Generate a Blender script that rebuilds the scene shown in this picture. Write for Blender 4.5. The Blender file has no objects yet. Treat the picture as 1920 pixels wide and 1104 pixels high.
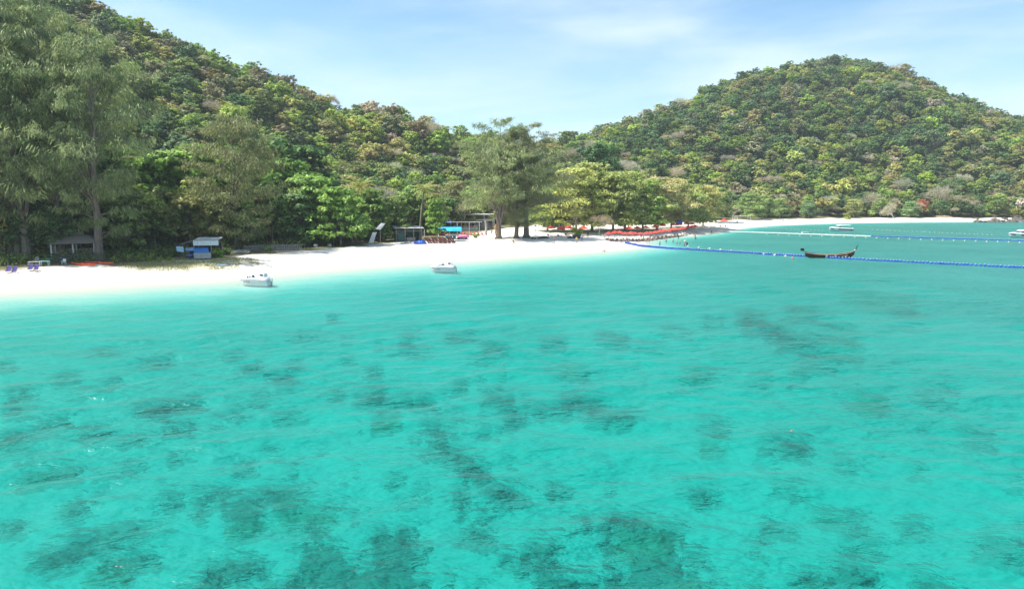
import bpy, math, random
import numpy as np
from mathutils import Vector, Matrix, Euler

R = math.radians
sc = bpy.context.scene
COL = sc.collection
rnd = random.Random(7)

# ------------------------------------------------------------------ camera
F, CAMZ = 1281.0, 12.5
PITCH = math.atan(182.0 / F)
cam = bpy.data.cameras.new('camera')
cam.sensor_fit = 'HORIZONTAL'
cam.angle = 2 * math.atan(960 / F)
cam.clip_start, cam.clip_end = 0.5, 20000
camo = bpy.data.objects.new('camera', cam)
COL.objects.link(camo)
camo.location = (0, 0, CAMZ)
camo.rotation_euler = (R(90) - PITCH, 0, 0)
sc.camera = camo

# ------------------------------------------------------------------ sky, sun, exposure
SUN_EL, SUN_AZ = R(57), R(-93)          # azimuth from +Y towards +X (negative: from the left)
w = bpy.data.worlds.new('World'); sc.world = w; w.use_nodes = True
nt = w.node_tree; nt.nodes.clear()
def N(tree, typ, **kw):
    n = tree.nodes.new(typ)
    for k, v in kw.items(): setattr(n, k, v)
    return n
out = N(nt, 'ShaderNodeOutputWorld'); bg = N(nt, 'ShaderNodeBackground')
sky = N(nt, 'ShaderNodeTexSky', sky_type='NISHITA', sun_disc=False)
sky.sun_elevation = SUN_EL; sky.sun_rotation = SUN_AZ
sky.air_density = 1.0; sky.dust_density = 0.6; sky.ozone_density = 1.0
tc = N(nt, 'ShaderNodeTexCoord'); mp = N(nt, 'ShaderNodeMapping')
mp.inputs['Scale'].default_value = (1.3, 1.0, 5.5); mp.inputs['Rotation'].default_value = (0, R(-14), R(20))
nz = N(nt, 'ShaderNodeTexNoise'); nz.inputs['Scale'].default_value = 1.5
nz.inputs['Detail'].default_value = 7; nz.inputs['Roughness'].default_value = 0.5; nz.inputs['Distortion'].default_value = 0.35
rp = N(nt, 'ShaderNodeMapRange'); rp.inputs['From Min'].default_value = 0.40; rp.inputs['From Max'].default_value = 0.72
rp.inputs['To Min'].default_value = 0.0; rp.inputs['To Max'].default_value = 0.62; rp.interpolation_type = 'SMOOTHSTEP'
mx = N(nt, 'ShaderNodeMix', data_type='RGBA')
mx.inputs['B'].default_value = (5.6, 6.3, 7.0, 1)
L = nt.links.new
L(tc.outputs['Generated'], mp.inputs['Vector']); L(mp.outputs[0], nz.inputs['Vector']); L(nz.outputs['Fac'], rp.inputs['Value'])
tn = N(nt, 'ShaderNodeMix', data_type='RGBA', blend_type='MULTIPLY'); tn.inputs['Factor'].default_value = 1; tn.inputs['B'].default_value = (.80, 1.0, 1.06, 1)
L(rp.outputs[0], mx.inputs['Factor']); L(sky.outputs[0], tn.inputs['A']); L(tn.outputs['Result'], mx.inputs['A'])
L(mx.outputs['Result'], bg.inputs['Color']); L(bg.outputs[0], out.inputs['Surface'])
bg.inputs['Strength'].default_value = 0.080
sun = bpy.data.lights.new('sun', 'SUN'); sun.energy = 4.2; sun.angle = R(0.53); sun.color = (1.0, 0.95, 0.87)
suno = bpy.data.objects.new('sun', sun); COL.objects.link(suno)
sd = Vector((math.sin(SUN_AZ) * math.cos(SUN_EL), math.cos(SUN_AZ) * math.cos(SUN_EL), math.sin(SUN_EL)))
suno.rotation_euler = sd.to_track_quat('Z', 'Y').to_euler(); suno.location = sd * 300
sc.view_settings.view_transform = 'Standard'; sc.view_settings.look = 'None'
sc.view_settings.exposure = 1.25; sc.view_settings.gamma = 1.0
sc.view_settings.use_curve_mapping = False
sc.render.engine = 'CYCLES'
cy = sc.cycles
cy.blur_glossy = 1.0; cy.caustics_refractive = False; cy.caustics_reflective = False
cy.max_bounces = 8; cy.diffuse_bounces = 3; cy.glossy_bounces = 3; cy.transmission_bounces = 6
cy.transparent_max_bounces = 8; cy.volume_bounces = 0; cy.sample_clamp_indirect = 6.0
cy.use_denoising = True

# ------------------------------------------------------------------ pixel -> place (photo pixels, 1920 x 1104)
ct, st = math.cos(PITCH), math.sin(PITCH)
def ray(u, v):
    x, y = (u - 960) / F, (552 - v) / F
    return Vector((x, ct + y * st, -st + y * ct))
def gp(u, v, z=0.0):
    d = ray(u, v); t = (z - CAMZ) / d.z
    return Vector((0, 0, CAMZ)) + d * t
def pt(u, v, Y):
    d = ray(u, v)
    return Vector((0, 0, CAMZ)) + d * (Y / d.y)
def proj(x, y, z):
    zz = z - CAMZ
    f = y * ct - zz * st
    return 960 + F * x / f, 552 - F * (y * st + zz * ct) / f

# ------------------------------------------------------------------ terrain height field
_sp = [(0,546),(150,539),(290,530),(400,524),(480,517),(560,509),(640,503),(740,496),(830,490),(920,485),(1010,479),
       (1100,472.5),(1160,468),(1196,464.5),(1208,461),(1200,457),(1204,453),(1220,448.5),(1250,445),(1290,442.5),(1330,438.5),(1365,432.5),
       (1400,427),(1450,423),(1500,421),(1560,419),(1650,417.5),(1740,416.6),(1835,416.2),(1880,415.6),(1960,415)]
SH = [(-900,-420),(-500,-210),(-260,-50),(-140,42)] + [tuple(gp(u,v)[:2]) for u,v in _sp] + [(380,352),(520,345),(800,390),(1500,600)]
SH = np.array(SH)
POLY = np.vstack([SH, [(1500,2500),(-2500,2500),(-2500,-420)]])
def signed(x, y):
    d = np.full(x.shape, 1e9)
    for i in range(len(SH)-1):
        ax, ay = SH[i]; bx, by = SH[i+1]
        ex, ey = bx-ax, by-ay
        t = np.clip(((x-ax)*ex + (y-ay)*ey)/(ex*ex+ey*ey), 0, 1)
        d = np.minimum(d, np.hypot(x-ax-t*ex, y-ay-t*ey))
    ins = np.zeros(x.shape, bool); n = len(POLY); j = n-1
    for i in range(n):
        xi, yi = POLY[i]; xj, yj = POLY[j]
        c = ((yi > y) != (yj > y)) & (x < (xj-xi)*(y-yi)/((yj-yi) + 1e-12) + xi)
        ins ^= c; j = i
    return np.where(ins, d, -d)
_fl = [(-150,480),(0,474),(150,470),(300,462),(450,450),(600,436),(750,424),(900,416),(1000,415),(1100,417),(1250,416),(1350,411),(1450,408),(1600,406.5),(1750,406),(1900,406)]
_ridge = [(-400,-150,235),(-200,-110,255),(0,-45,275),(140,8,285),(330,82,300),(500,168,305),(640,226,315),(740,244,325),(860,277,340),
          (960,290,365),(1050,276,420),(1150,243,480),(1250,198,540),(1350,164,580),(1450,137,600),(1530,122,615),(1600,118,620),(1680,131,610),(1760,166,592),
          (1850,210,570),(1920,217,560),(2050,230,540),(2300,265,520),(2600,300,500)]
_cp = []
for u, v in _fl: p = gp(u, v, 2.0); _cp.append((p.x, p.y, 0))
for x, y in SH: _cp.append((x, y, 0))
_cp.append((300,372,1)); _cp.append((380,375,3))
for u, v, Y in _ridge:
    p = pt(u, v, Y); z = p.z - 2.0 - (10.0 if u > 1060 else 7.5)
    _cp.append((p.x, p.y, z)); k = 1 + 160/ math.hypot(p.x, p.y)
    _cp.append((p.x*k, p.y*k, z*0.45))
for p in [(-900,-300,30),(-700,200,140),(-500,700,60),(0,1200,0),(700,1200,0),(1200,900,20),(900,550,60),(-600,-150,20)]: _cp.append(p)
# valley folds and spurs on the right hill, so its face is not one even slope
for u, v, Y, dz in [(1500,260,470,0),(1420,300,430,4),(1620,300,440,-8),(1750,290,460,4),(1300,330,400,0),(1250,380,340,-4),(1850,330,430,-3)]:
    p = pt(u, v, Y); _cp.append((p.x, p.y, max(p.z-2-5.5+dz, 0)))
_cp = np.array(_cp, float)
_d = np.hypot(_cp[:,None,0]-_cp[None,:,0], _cp[:,None,1]-_cp[None,:,1])
_ker = lambda r: np.sqrt(r*r + 30.0**2)
_wt = np.linalg.lstsq(np.block([[_ker(_d) + np.eye(len(_cp))*1e-3, np.ones((len(_cp),1))],[np.ones((1,len(_cp))), np.zeros((1,1))]]),
                      np.append(_cp[:,2], 0), rcond=None)[0]
def vnoise(x, y, seed=0):
    xi, yi = np.floor(x).astype(np.int64), np.floor(y).astype(np.int64)
    fx, fy = x-xi, y-yi
    fx, fy = fx*fx*(3-2*fx), fy*fy*(3-2*fy)
    def h(a, b):
        n = (a*374761393 + b*668265263 + seed*982451653) & 0x7fffffff
        n = ((n ^ (n >> 13)) * 1274126177) & 0x7fffffff
        return ((n ^ (n >> 16)) & 0xffff) / 32767.5 - 1
    return (h(xi,yi)*(1-fx)+h(xi+1,yi)*fx)*(1-fy) + (h(xi,yi+1)*(1-fx)+h(xi+1,yi+1)*fx)*fy
def fbm(x, y, seed=0, o=4):
    s = 0; a = 1
    for i in range(o): s = s + a*vnoise(x, y, seed+i); x = x*2.03; y = y*2.03; a *= .5
    return s
def heights(x, y):
    x = np.asarray(x, float); y = np.asarray(y, float)
    s = signed(x, y)
    land = np.interp(s, [0,3,8,14,25,40,90,300], [0,.38,1.0,1.4,1.65,1.8,2.2,2.6])
    sm = s*np.interp(x, [25,90], [1,3.2])
    sea = np.interp(sm, [-2000,-200,-120,-70,-40,-26,-15,-8,-3,0], [-6,-2.6,-2.2,-1.8,-1.35,-.85,-.32,-.10,-.03,0])
    sea = sea*np.interp(x, [-40,0,60,110], [.9,1.0,1.2,1.35])
    z = np.where(s > 0, land, sea)
    hill = np.full(x.shape, _wt[-1])
    for i in range(len(_cp)): hill = hill + _wt[i]*_ker(np.hypot(x-_cp[i,0], y-_cp[i,1]))
    hill = np.where(s > 12, np.maximum(hill, 0)*np.clip((s-12)/20, 0, 1), 0)
    hill = hill + np.clip(hill/15, 0, 1)*fbm(x/38, y/38, 3, 3)*3.0
    z = z + np.maximum(hill, 0)
    z = z + np.where(s > 0, np.clip(s/6,0,1)*0.10*fbm(x/3.5, y/3.5, 11, 3), np.clip((-s-8)/30,0,1)*0.18*fbm(x/5.0, y/7.0, 21, 4))
    return z, s
def hz(x, y): return float(heights(np.array([x]), np.array([y]))[0][0])
def ground(u, v):
    """the first land point seen at photo pixel (u, v)"""
    d = ray(u, v); y = np.arange(40, 520, .5); t = y/d.y
    z, _ = heights(d.x*t, y); k = int(np.argmax(CAMZ + d.z*t <= np.maximum(z, 0)))
    if CAMZ + d.z*t[k] > max(z[k], 0) + .5: k = len(y)-1
    return Vector((d.x*t[k], y[k], float(z[k])))

# ------------------------------------------------------------------ helpers
def empty(name, loc=(0,0,0), rz=0.0, parent=None):
    o = bpy.data.objects.new(name, None); COL.objects.link(o)
    o.empty_display_size = 0.3
    o.location = loc; o.rotation_euler = (0, 0, rz)
    if parent: o.parent = parent
    return o
def tag(o, label=None, cat=None, group=None, kind=None):
    if label: o['label'] = label
    if cat: o['category'] = cat
    if group: o['group'] = group
    if kind: o['kind'] = kind
    return o
def thing(name, label, cat, loc=(0,0,0), rz=0.0, group=None):
    return tag(empty(name, loc, rz), label, cat, group)
def copy_tree(o, parent=None):
    c = o.copy(); COL.objects.link(c); c.parent = parent
    for ch in o.children: copy_tree(ch, c)
    return c
def linkmesh(name, me, parent=None, loc=None):
    o = bpy.data.objects.new(name, me); COL.objects.link(o)
    if parent: o.parent = parent
    if loc is not None: o.location = loc
    return o

class MB:
    """collects boxes, tubes and lofts, then links them as one mesh object"""
    def __init__(s): s.v = []; s.f = []
    def add(s, vs, fs):
        n = len(s.v); s.v += [tuple(p) for p in vs]; s.f += [tuple(i+n for i in f) for f in fs]; return s
    def box(s, c, d, rot=None, taper=1.0):
        x, y, z = d[0]/2, d[1]/2, d[2]/2
        vs = [Vector((a*x*(taper if e > 0 else 1), b*y*(taper if e > 0 else 1), e*z)) for e in (-1,1) for b in (-1,1) for a in (-1,1)]
        if rot: M = Euler(rot).to_matrix(); vs = [M @ p for p in vs]
        vs = [p + Vector(c) for p in vs]
        return s.add(vs, [(0,2,3,1),(4,5,7,6),(0,1,5,4),(2,6,7,3),(0,4,6,2),(1,3,7,5)])
    def tube(s, pts, r, n=6, caps=True):
        pts = [Vector(p) for p in pts]; k = len(pts)
        rs = r if isinstance(r, (list, tuple)) else [r]*k
        rings = []
        for i, p in enumerate(pts):
            d = (pts[min(i+1,k-1)] - pts[max(i-1,0)]).normalized()
            a = Vector((0,0,1)) if abs(d.z) < .9 else Vector((1,0,0))
            e1 = d.cross(a).normalized(); e2 = d.cross(e1)
            rings.append([p + (e1*math.cos(2*math.pi*j/n) + e2*math.sin(2*math.pi*j/n))*rs[i] for j in range(n)])
        return s.loft(rings, caps)
    def loft(s, rings, caps=True, closed=True):
        n = len(rings[0]); vs = [p for r in rings for p in r]; fs = []
        for i in range(len(rings)-1):
            for j in range(n if closed else n-1):
                a, b = i*n+j, i*n+(j+1) % n
                fs.append((a, b, b+n, a+n))
        if caps: fs += [tuple(range(n))[::-1], tuple(range((len(rings)-1)*n, len(rings)*n))]
        return s.add(vs, fs)
    def quad(s, a, b, c, d): return s.add([a,b,c,d], [(0,1,2,3)])
    def slab(s, pts, t):
        """polygon extruded along its normal by t"""
        pts = [Vector(p) for p in pts]; n = (pts[1]-pts[0]).cross(pts[2]-pts[0]).normalized()*t
        k = len(pts)
        return s.add(pts + [p+n for p in pts], [tuple(range(k))[::-1], tuple(range(k,2*k))] + [(i,(i+1)%k,(i+1)%k+k,i+k) for i in range(k)])
    def mesh(s, name, mat, smooth=False):
        me = bpy.data.meshes.new(name); me.from_pydata(s.v, [], s.f)
        if mat: me.materials.append(mat)
        if smooth: me.shade_smooth()
        me.update(); return me
    def build(s, name, mat, parent=None, smooth=False, loc=None):
        return linkmesh(name, s.mesh(name, mat, smooth), parent, loc)

MATS = {}
def mat(name, col, rough=0.6, var=0.15, scale=3.0, metal=0.0, spec=0.4, col2=None, bump=0.0, stretch=(1,1,1), det=4.0, coat=0.0):
    """principled material with object-space noise variation between two tones"""
    if name in MATS: return MATS[name]
    m = bpy.data.materials.new(name); m.use_nodes = True; t = m.node_tree; b = t.nodes['Principled BSDF']
    b.inputs['Roughness'].default_value = rough; b.inputs['Metallic'].default_value = metal
    b.inputs['Specular IOR Level'].default_value = spec; b.inputs['Coat Weight'].default_value = coat
    c2 = col2 or tuple(max(0, c*(1-var)) for c in col); c1 = col if col2 else tuple(min(1, c*(1+var)) for c in col)
    g = N(t, 'ShaderNodeNewGeometry'); mp = N(t, 'ShaderNodeMapping'); mp.inputs['Scale'].default_value = stretch
    nz = N(t, 'ShaderNodeTexNoise'); nz.inputs['Scale'].default_value = scale; nz.inputs['Detail'].default_value = det
    cr = N(t, 'ShaderNodeMapRange'); cr.inputs['From Min'].default_value = .35; cr.inputs['From Max'].default_value = .65
    mx = N(t, 'ShaderNodeMix', data_type='RGBA'); mx.inputs['A'].default_value = (*c1,1); mx.inputs['B'].default_value = (*c2,1)
    l = t.links.new
    l(g.outputs['Position'], mp.inputs['Vector']); l(mp.outputs[0], nz.inputs['Vector']); l(nz.outputs['Fac'], cr.inputs['Value'])
    l(cr.outputs[0], mx.inputs['Factor']); l(mx.outputs['Result'], b.inputs['Base Color'])
    if bump:
        bp = N(t, 'ShaderNodeBump'); bp.inputs['Distance'].default_value = bump; bp.inputs['Strength'].default_value = 0.7
        l(nz.outputs['Fac'], bp.inputs['Height']); l(bp.outputs[0], b.inputs['Normal'])
    MATS[name] = m
    return m

WHITE = mat('white_gelcoat', (.80,.81,.80), .25, .03, 1.5, coat=.3)
WPAINT = mat('white_paint', (.74,.74,.71), .55, .08, 2.0)
DARKGLASS = mat('dark_glass', (.02,.025,.03), .08, .2, 2.0, spec=.6)
BLACK = mat('black_rubber', (.02,.02,.022), .5, .2, 4.0)
GREYMETAL = mat('grey_metal', (.32,.33,.34), .35, .2, 4.0, metal=.7)
BARK = mat('grey_bark', (.19,.155,.125), .9, .3, 3.0, stretch=(1,1,.25), bump=.05)
BARKD = mat('dark_bark', (.10,.082,.066), .9, .3, 3.0, stretch=(1,1,.25), bump=.05)
BARKP = mat('pale_bark', (.42,.38,.33), .85, .2, 3.0, stretch=(1,1,.3))
WOODG = mat('weathered_wood', (.27,.24,.21), .85, .3, 5.0, stretch=(1,1,.2))
WOODB = mat('brown_wood', (.16,.085,.045), .7, .3, 5.0, stretch=(1,1,.2))
TIN = mat('corrugated_tin', (.42,.44,.45), .5, .25, 2.0, metal=.2)
THATCH = mat('thatch', (.21,.185,.155), .95, .3, 9.0, bump=.05)
RED = mat('red_canvas', (.62,.055,.035), .7, .15, 3.0)
BLUETARP = mat('blue_tarp', (.03,.19,.50), .45, .15, 2.5)
CYANTARP = mat('sky_blue_tarp', (.02,.36,.72), .5, .12, 2.5)
PALEBLUE = mat('pale_blue_tarp', (.36,.55,.66), .5, .12, 2.5)
BLUEPL = mat('blue_plastic', (.022,.085,.40), .28, .15, 6.0, spec=.5)
GREENPL = mat('green_plastic', (.01,.28,.22), .4, .15, 4.0)
ORANGE = mat('orange_plastic', (.78,.11,.035), .35, .15, 3.0)
CREAM = mat('cream_float', (.72,.58,.36), .5, .15, 3.0)
CANVASB = mat('purple_blue_canvas', (.045,.042,.20), .8, .15, 6.0)
ROCK = mat('shore_rock', (.095,.085,.072), .9, .4, 1.2, bump=.15)
CONC = mat('concrete', (.42,.40,.37), .85, .15, 1.5)

# ------------------------------------------------------------------ ground, seabed, hills
def axis(segs):
    a = []
    for lo, hi, st_ in segs: a += list(np.arange(lo, hi, st_))
    a.append(segs[-1][1]); return np.array(a)
gx = axis([(-2500,-500,100),(-500,-200,10),(-200,-90,3),(-90,75,1.1),(75,290,2.2),(290,560,6),(560,1500,45)])
gy = axis([(-420,0,14),(0,20,3),(20,130,1.1),(130,260,1.5),(260,400,2.2),(400,700,6),(700,2500,100)])
X, Y = np.meshgrid(gx, gy); Z, S = heights(X.ravel(), Y.ravel())
nx, ny = len(gx), len(gy)
V = np.stack([X.ravel(), Y.ravel(), Z], 1)
ii = (np.arange(ny-1)[:,None]*nx + np.arange(nx-1)[None,:]).ravel()
Q = np.stack([ii, ii+1, ii+1+nx, ii+nx], 1)
# how overgrown the ground is: 0 bare sand, 1 leaf litter and scrub
flat_in = np.interp(X.ravel(), [-200,-75,-45,-20,10,60,140,230,320], [10,14,18,40,58,26,20,16,2])
GV = np.clip((S - flat_in + 5*fbm(X.ravel()/7, Y.ravel()/7, 31, 3))/5, 0, 1)
GV = np.maximum(GV, np.clip((Z-3.2)/1.5, 0, 1))
def sub_terrain(name, sel):
    q = Q[sel]; used, inv = np.unique(q, return_inverse=True)
    me = bpy.data.meshes.new(name)
    vv = V[used]; qq = inv.reshape(-1,4)
    me.vertices.add(len(vv)); me.vertices.foreach_set('co', vv.ravel())
    me.loops.add(qq.size); me.loops.foreach_set('vertex_index', qq.ravel().astype(np.int32))
    me.polygons.add(len(qq)); me.polygons.foreach_set('loop_start', np.arange(0, qq.size, 4, dtype=np.int32))
    me.update(calc_edges=True); me.shade_smooth()
    a = me.attributes.new('grown', 'FLOAT', 'POINT'); a.data.foreach_set('value', GV[used].astype(np.float32))
    me.materials.append(GROUND)
    return tag(linkmesh(name, me), kind='structure')
GROUND = bpy.data.materials.new('sand_and_litter'); GROUND.use_nodes = True
t = GROUND.node_tree; b = t.nodes['Principled BSDF']; l = t.links.new
b.inputs['Roughness'].default_value = .95; b.inputs['Specular IOR Level'].default_value = .1
geo = N(t, 'ShaderNodeNewGeometry'); at_ = N(t, 'ShaderNodeAttribute', attribute_name='grown')
n1 = N(t, 'ShaderNodeTexNoise'); n1.inputs['Scale'].default_value = .35; n1.inputs['Detail'].default_value = 6
n2 = N(t, 'ShaderNodeTexNoise'); n2.inputs['Scale'].default_value = 2.2; n2.inputs['Detail'].default_value = 6
l(geo.outputs['Position'], n1.inputs['Vector']); l(geo.outputs['Position'], n2.inputs['Vector'])
sand = N(t, 'ShaderNodeMix', data_type='RGBA'); sand.inputs['A'].default_value = (.70,.66,.59,1); sand.inputs['B'].default_value = (.62,.575,.50,1)
lit = N(t, 'ShaderNodeMix', data_type='RGBA'); lit.inputs['A'].default_value = (.15,.12,.075,1); lit.inputs['B'].default_value = (.10,.12,.045,1)
l(n1.outputs['Fac'], sand.inputs['Factor']); l(n2.outputs['Fac'], lit.inputs['Factor'])
sep = N(t, 'ShaderNodeSeparateXYZ'); l(geo.outputs['Position'], sep.inputs[0])
wet = N(t, 'ShaderNodeMapRange'); wet.inputs['From Min'].default_value = .05; wet.inputs['From Max'].default_value = .30
wet.inputs['To Min'].default_value = 1; wet.inputs['To Max'].default_value = 0
l(sep.outputs['Z'], wet.inputs['Value'])
und = N(t, 'ShaderNodeMapRange'); und.inputs['From Min'].default_value = -.25; und.inputs['From Max'].default_value = -.02
l(sep.outputs['Z'], und.inputs['Value'])
wm = N(t, 'ShaderNodeMath', operation='MULTIPLY'); l(wet.outputs[0], wm.inputs[0]); l(und.outputs[0], wm.inputs[1])
wms = N(t, 'ShaderNodeMath', operation='MULTIPLY'); l(wm.outputs[0], wms.inputs[0]); wms.inputs[1].default_value = .9
wets = N(t, 'ShaderNodeMix', data_type='RGBA'); wets.inputs['B'].default_value = (.50,.45,.38,1)
l(wms.outputs[0], wets.inputs['Factor']); l(sand.outputs['Result'], wets.inputs['A'])
addn = N(t, 'ShaderNodeMath', operation='MULTIPLY_ADD'); addn.inputs[1].default_value = 1.2
sub = N(t, 'ShaderNodeMath', operation='MULTIPLY_ADD'); sub.inputs[1].default_value = .9; sub.inputs[2].default_value = -.55
l(n2.outputs['Fac'], sub.inputs[0]); l(at_.outputs['Fac'], addn.inputs[0]); l(sub.outputs[0], addn.inputs[2]); addn.use_clamp = True
fin = N(t, 'ShaderNodeMix', data_type='RGBA'); l(addn.outputs[0], fin.inputs['Factor'])
l(wets.outputs['Result'], fin.inputs['A']); l(lit.outputs['Result'], fin.inputs['B']); l(fin.outputs['Result'], b.inputs['Base Color'])
bp = N(t, 'ShaderNodeBump'); bp.inputs['Distance'].default_value = .12; bp.inputs['Strength'].default_value = .5
l(n2.outputs['Fac'], bp.inputs['Height']); l(bp.outputs[0], b.inputs['Normal'])
sq = S[Q].mean(1); zq = V[Q][:,:,2].mean(1)
sub_terrain('seabed', sq < 0)
sub_terrain('beach', (sq >= 0) & (zq < 3.0))
sub_terrain('hills', (sq >= 0) & (zq >= 3.0))

# ------------------------------------------------------------------ water: one closed body, waves on its top
wx = axis([(-4000,-400,300),(-400,-140,8),(-140,-60,1.5),(-60,-30,.6),(-30,30,.28),(30,60,.6),(60,300,1.8),(300,500,10),(500,4000,300)])
wy = axis([(-2000,-60,150),(-60,14,4),(14,60,.28),(60,110,.6),(110,230,1.5),(230,380,4),(380,4000,300)])
X, Y = np.meshgrid(wx, wy); cx = np.gradient(wx)[None,:]*np.ones_like(X); cyy = np.gradient(wy)[:,None]*np.ones_like(X)
cell = np.maximum(cx, cyy); rg = np.random.default_rng(5); Z = np.zeros_like(X)
for i in range(46):
    lam = math.exp(rg.uniform(math.log(.9), math.log(7.5))); th = rg.normal(1.75, .55); k = 2*math.pi/lam
    fade = np.clip((lam/cell - 3)/3, 0, 1)
    Z += fade*.0065*lam**.75*np.sin(k*(math.cos(th)*X + math.sin(th)*Y) + rg.uniform(0,6.28) + 1.5*vnoise(X/9, Y/9, i))
dz, _ = heights(X.ravel(), Y.ravel()); Z *= np.clip((-dz.reshape(X.shape)-.05)/.7, 0, 1)     # waves die out in the shallows
nx, ny = len(wx), len(wy)
ii = (np.arange(ny-1)[:,None]*nx + np.arange(nx-1)[None,:]).ravel()
Q2 = [tuple(q) for q in np.stack([ii, ii+1, ii+1+nx, ii+nx], 1).tolist()]
V2 = np.stack([X.ravel(), Y.ravel(), Z.ravel()], 1).tolist()
rim = list(range(nx)) + [i*nx+nx-1 for i in range(1,ny)] + [(ny-1)*nx+i for i in range(nx-2,-1,-1)] + [i*nx for i in range(ny-2,0,-1)]
nb = len(V2); V2 += [[V2[i][0], V2[i][1], -30.0] for i in rim]; k = len(rim)
Q2 += [(rim[(i+1)%k], rim[i], nb+i, nb+(i+1)%k) for i in range(k)] + [tuple(range(nb, nb+k))[::-1]]
me = bpy.data.meshes.new('sea'); me.from_pydata(V2, [], Q2); me.shade_smooth(); me.update()
WATER = bpy.data.materials.new('sea_water'); WATER.use_nodes = True
t = WATER.node_tree; t.nodes.clear(); l = t.links.new
o_ = N(t, 'ShaderNodeOutputMaterial'); tr_ = N(t, 'ShaderNodeBsdfTransparent'); df_ = N(t, 'ShaderNodeBsdfDiffuse'); df_.inputs['Color'].default_value = (.018,.385,.315,1)
gl_ = N(t, 'ShaderNodeBsdfGlossy'); gl_.inputs['Roughness'].default_value = .30; fr_ = N(t, 'ShaderNodeFresnel'); fr_.inputs['IOR'].default_value = 1.333
fm_ = N(t, 'ShaderNodeMath', operation='MULTIPLY'); fm_.inputs[1].default_value = .5; mx_ = N(t, 'ShaderNodeMixShader'); mt_ = N(t, 'ShaderNodeMixShader')
g_ = N(t, 'ShaderNodeBsdfRefraction'); g_.inputs['IOR'].default_value = 1.07; g_.inputs['Roughness'].default_value = .03; mr_ = N(t, 'ShaderNodeMixShader'); mr_.inputs[0].default_value = .6
TURBID = .35                               # share of light the suspended sand in the water sends back
va = N(t, 'ShaderNodeVolumeAbsorption'); va.inputs['Density'].default_value = .62; va.inputs['Color'].default_value = (.0,.958,.950,1)
geo = N(t, 'ShaderNodeNewGeometry')
def wn(scale, sx, sy, rot, det):
    m_ = N(t, 'ShaderNodeMapping'); m_.inputs['Scale'].default_value = (sx, sy, 1); m_.inputs['Rotation'].default_value = (0,0,R(rot))
    n_ = N(t, 'ShaderNodeTexNoise'); n_.inputs['Scale'].default_value = scale; n_.inputs['Detail'].default_value = det; n_.inputs['Roughness'].default_value = .55
    l(geo.outputs['Position'], m_.inputs['Vector']); l(m_.outputs[0], n_.inputs['Vector']); return n_
na, nb_, nc = wn(1.0, .45, 1, 8, 4), wn(3.2, .55, 1, -10, 3), wn(.06, 1, 1, 0, 2)
ad = N(t, 'ShaderNodeMath', operation='MULTIPLY_ADD'); ad.inputs[1].default_value = .30
l(nb_.outputs['Fac'], ad.inputs[0]); l(na.outputs['Fac'], ad.inputs[2])
gust = N(t, 'ShaderNodeMapRange'); gust.inputs['From Min'].default_value = .35; gust.inputs['From Max'].default_value = .65
gust.inputs['To Min'].default_value = .55; gust.inputs['To Max'].default_value = 1.0; l(nc.outputs['Fac'], gust.inputs['Value'])
bp = N(t, 'ShaderNodeBump'); bp.inputs['Distance'].default_value = .32
nd = wn(.22, .4, 1, 5, 3); ad2 = N(t, 'ShaderNodeMath', operation='MULTIPLY_ADD'); ad2.inputs[1].default_value = 1.6; l(nd.outputs['Fac'], ad2.inputs[0]); l(ad.outputs[0], ad2.inputs[2])
bs = N(t, 'ShaderNodeBump'); bs.inputs['Distance'].default_value = 1.7      # steeper light-bending ripples
l(ad2.outputs[0], bs.inputs['Height']); l(gust.outputs[0], bs.inputs['Strength'])
l(ad.outputs[0], bp.inputs['Height']); l(gust.outputs[0], bp.inputs['Strength']); l(bp.outputs[0], gl_.inputs['Normal']); l(bs.outputs[0], df_.inputs['Normal']); l(bp.outputs[0], fr_.inputs['Normal'])
l(fr_.outputs[0], fm_.inputs[0]); l(fm_.outputs[0], mx_.inputs[0]); mt_.inputs[0].default_value = TURBID
dp_ = N(t, 'ShaderNodeAttribute', attribute_name='depth')        # thickness of the water column
def thick(scale, amount):
    a1 = N(t, 'ShaderNodeMath', operation='MULTIPLY'); a1.inputs[1].default_value = -1/scale; l(dp_.outputs['Fac'], a1.inputs[0])
    a2 = N(t, 'ShaderNodeMath', operation='EXPONENT'); l(a1.outputs[0], a2.inputs[0])
    a3 = N(t, 'ShaderNodeMath', operation='MULTIPLY_ADD'); l(a2.outputs[0], a3.inputs[0]); a3.inputs[1].default_value = -amount; a3.inputs[2].default_value = amount; return a3.outputs[0]
l(thick(1.2, TURBID), mt_.inputs[0]); l(thick(.35, .6), mr_.inputs[0])
br_ = N(t, 'ShaderNodeBump'); br_.inputs['Distance'].default_value = 1.0; l(ad2.outputs[0], br_.inputs['Height']); l(gust.outputs[0], br_.inputs['Strength']); l(br_.outputs[0], g_.inputs['Normal']); l(tr_.outputs[0], mr_.inputs[1]); l(g_.outputs[0], mr_.inputs[2]); l(mr_.outputs[0], mt_.inputs[1]); l(df_.outputs[0], mt_.inputs[2]); l(mt_.outputs[0], mx_.inputs[1]); l(gl_.outputs[0], mx_.inputs[2]); l(mx_.outputs[0], o_.inputs['Surface'])
l(va.outputs[0], o_.inputs['Volume'])
me.materials.append(WATER)
dep = np.append(np.clip(-dz, 0, 30), np.full(k, 30.0))
a_ = me.attributes.new('depth', 'FLOAT', 'POINT'); a_.data.foreach_set('value', dep.astype(np.float32))
tag(linkmesh('sea', me), kind='structure')

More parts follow.
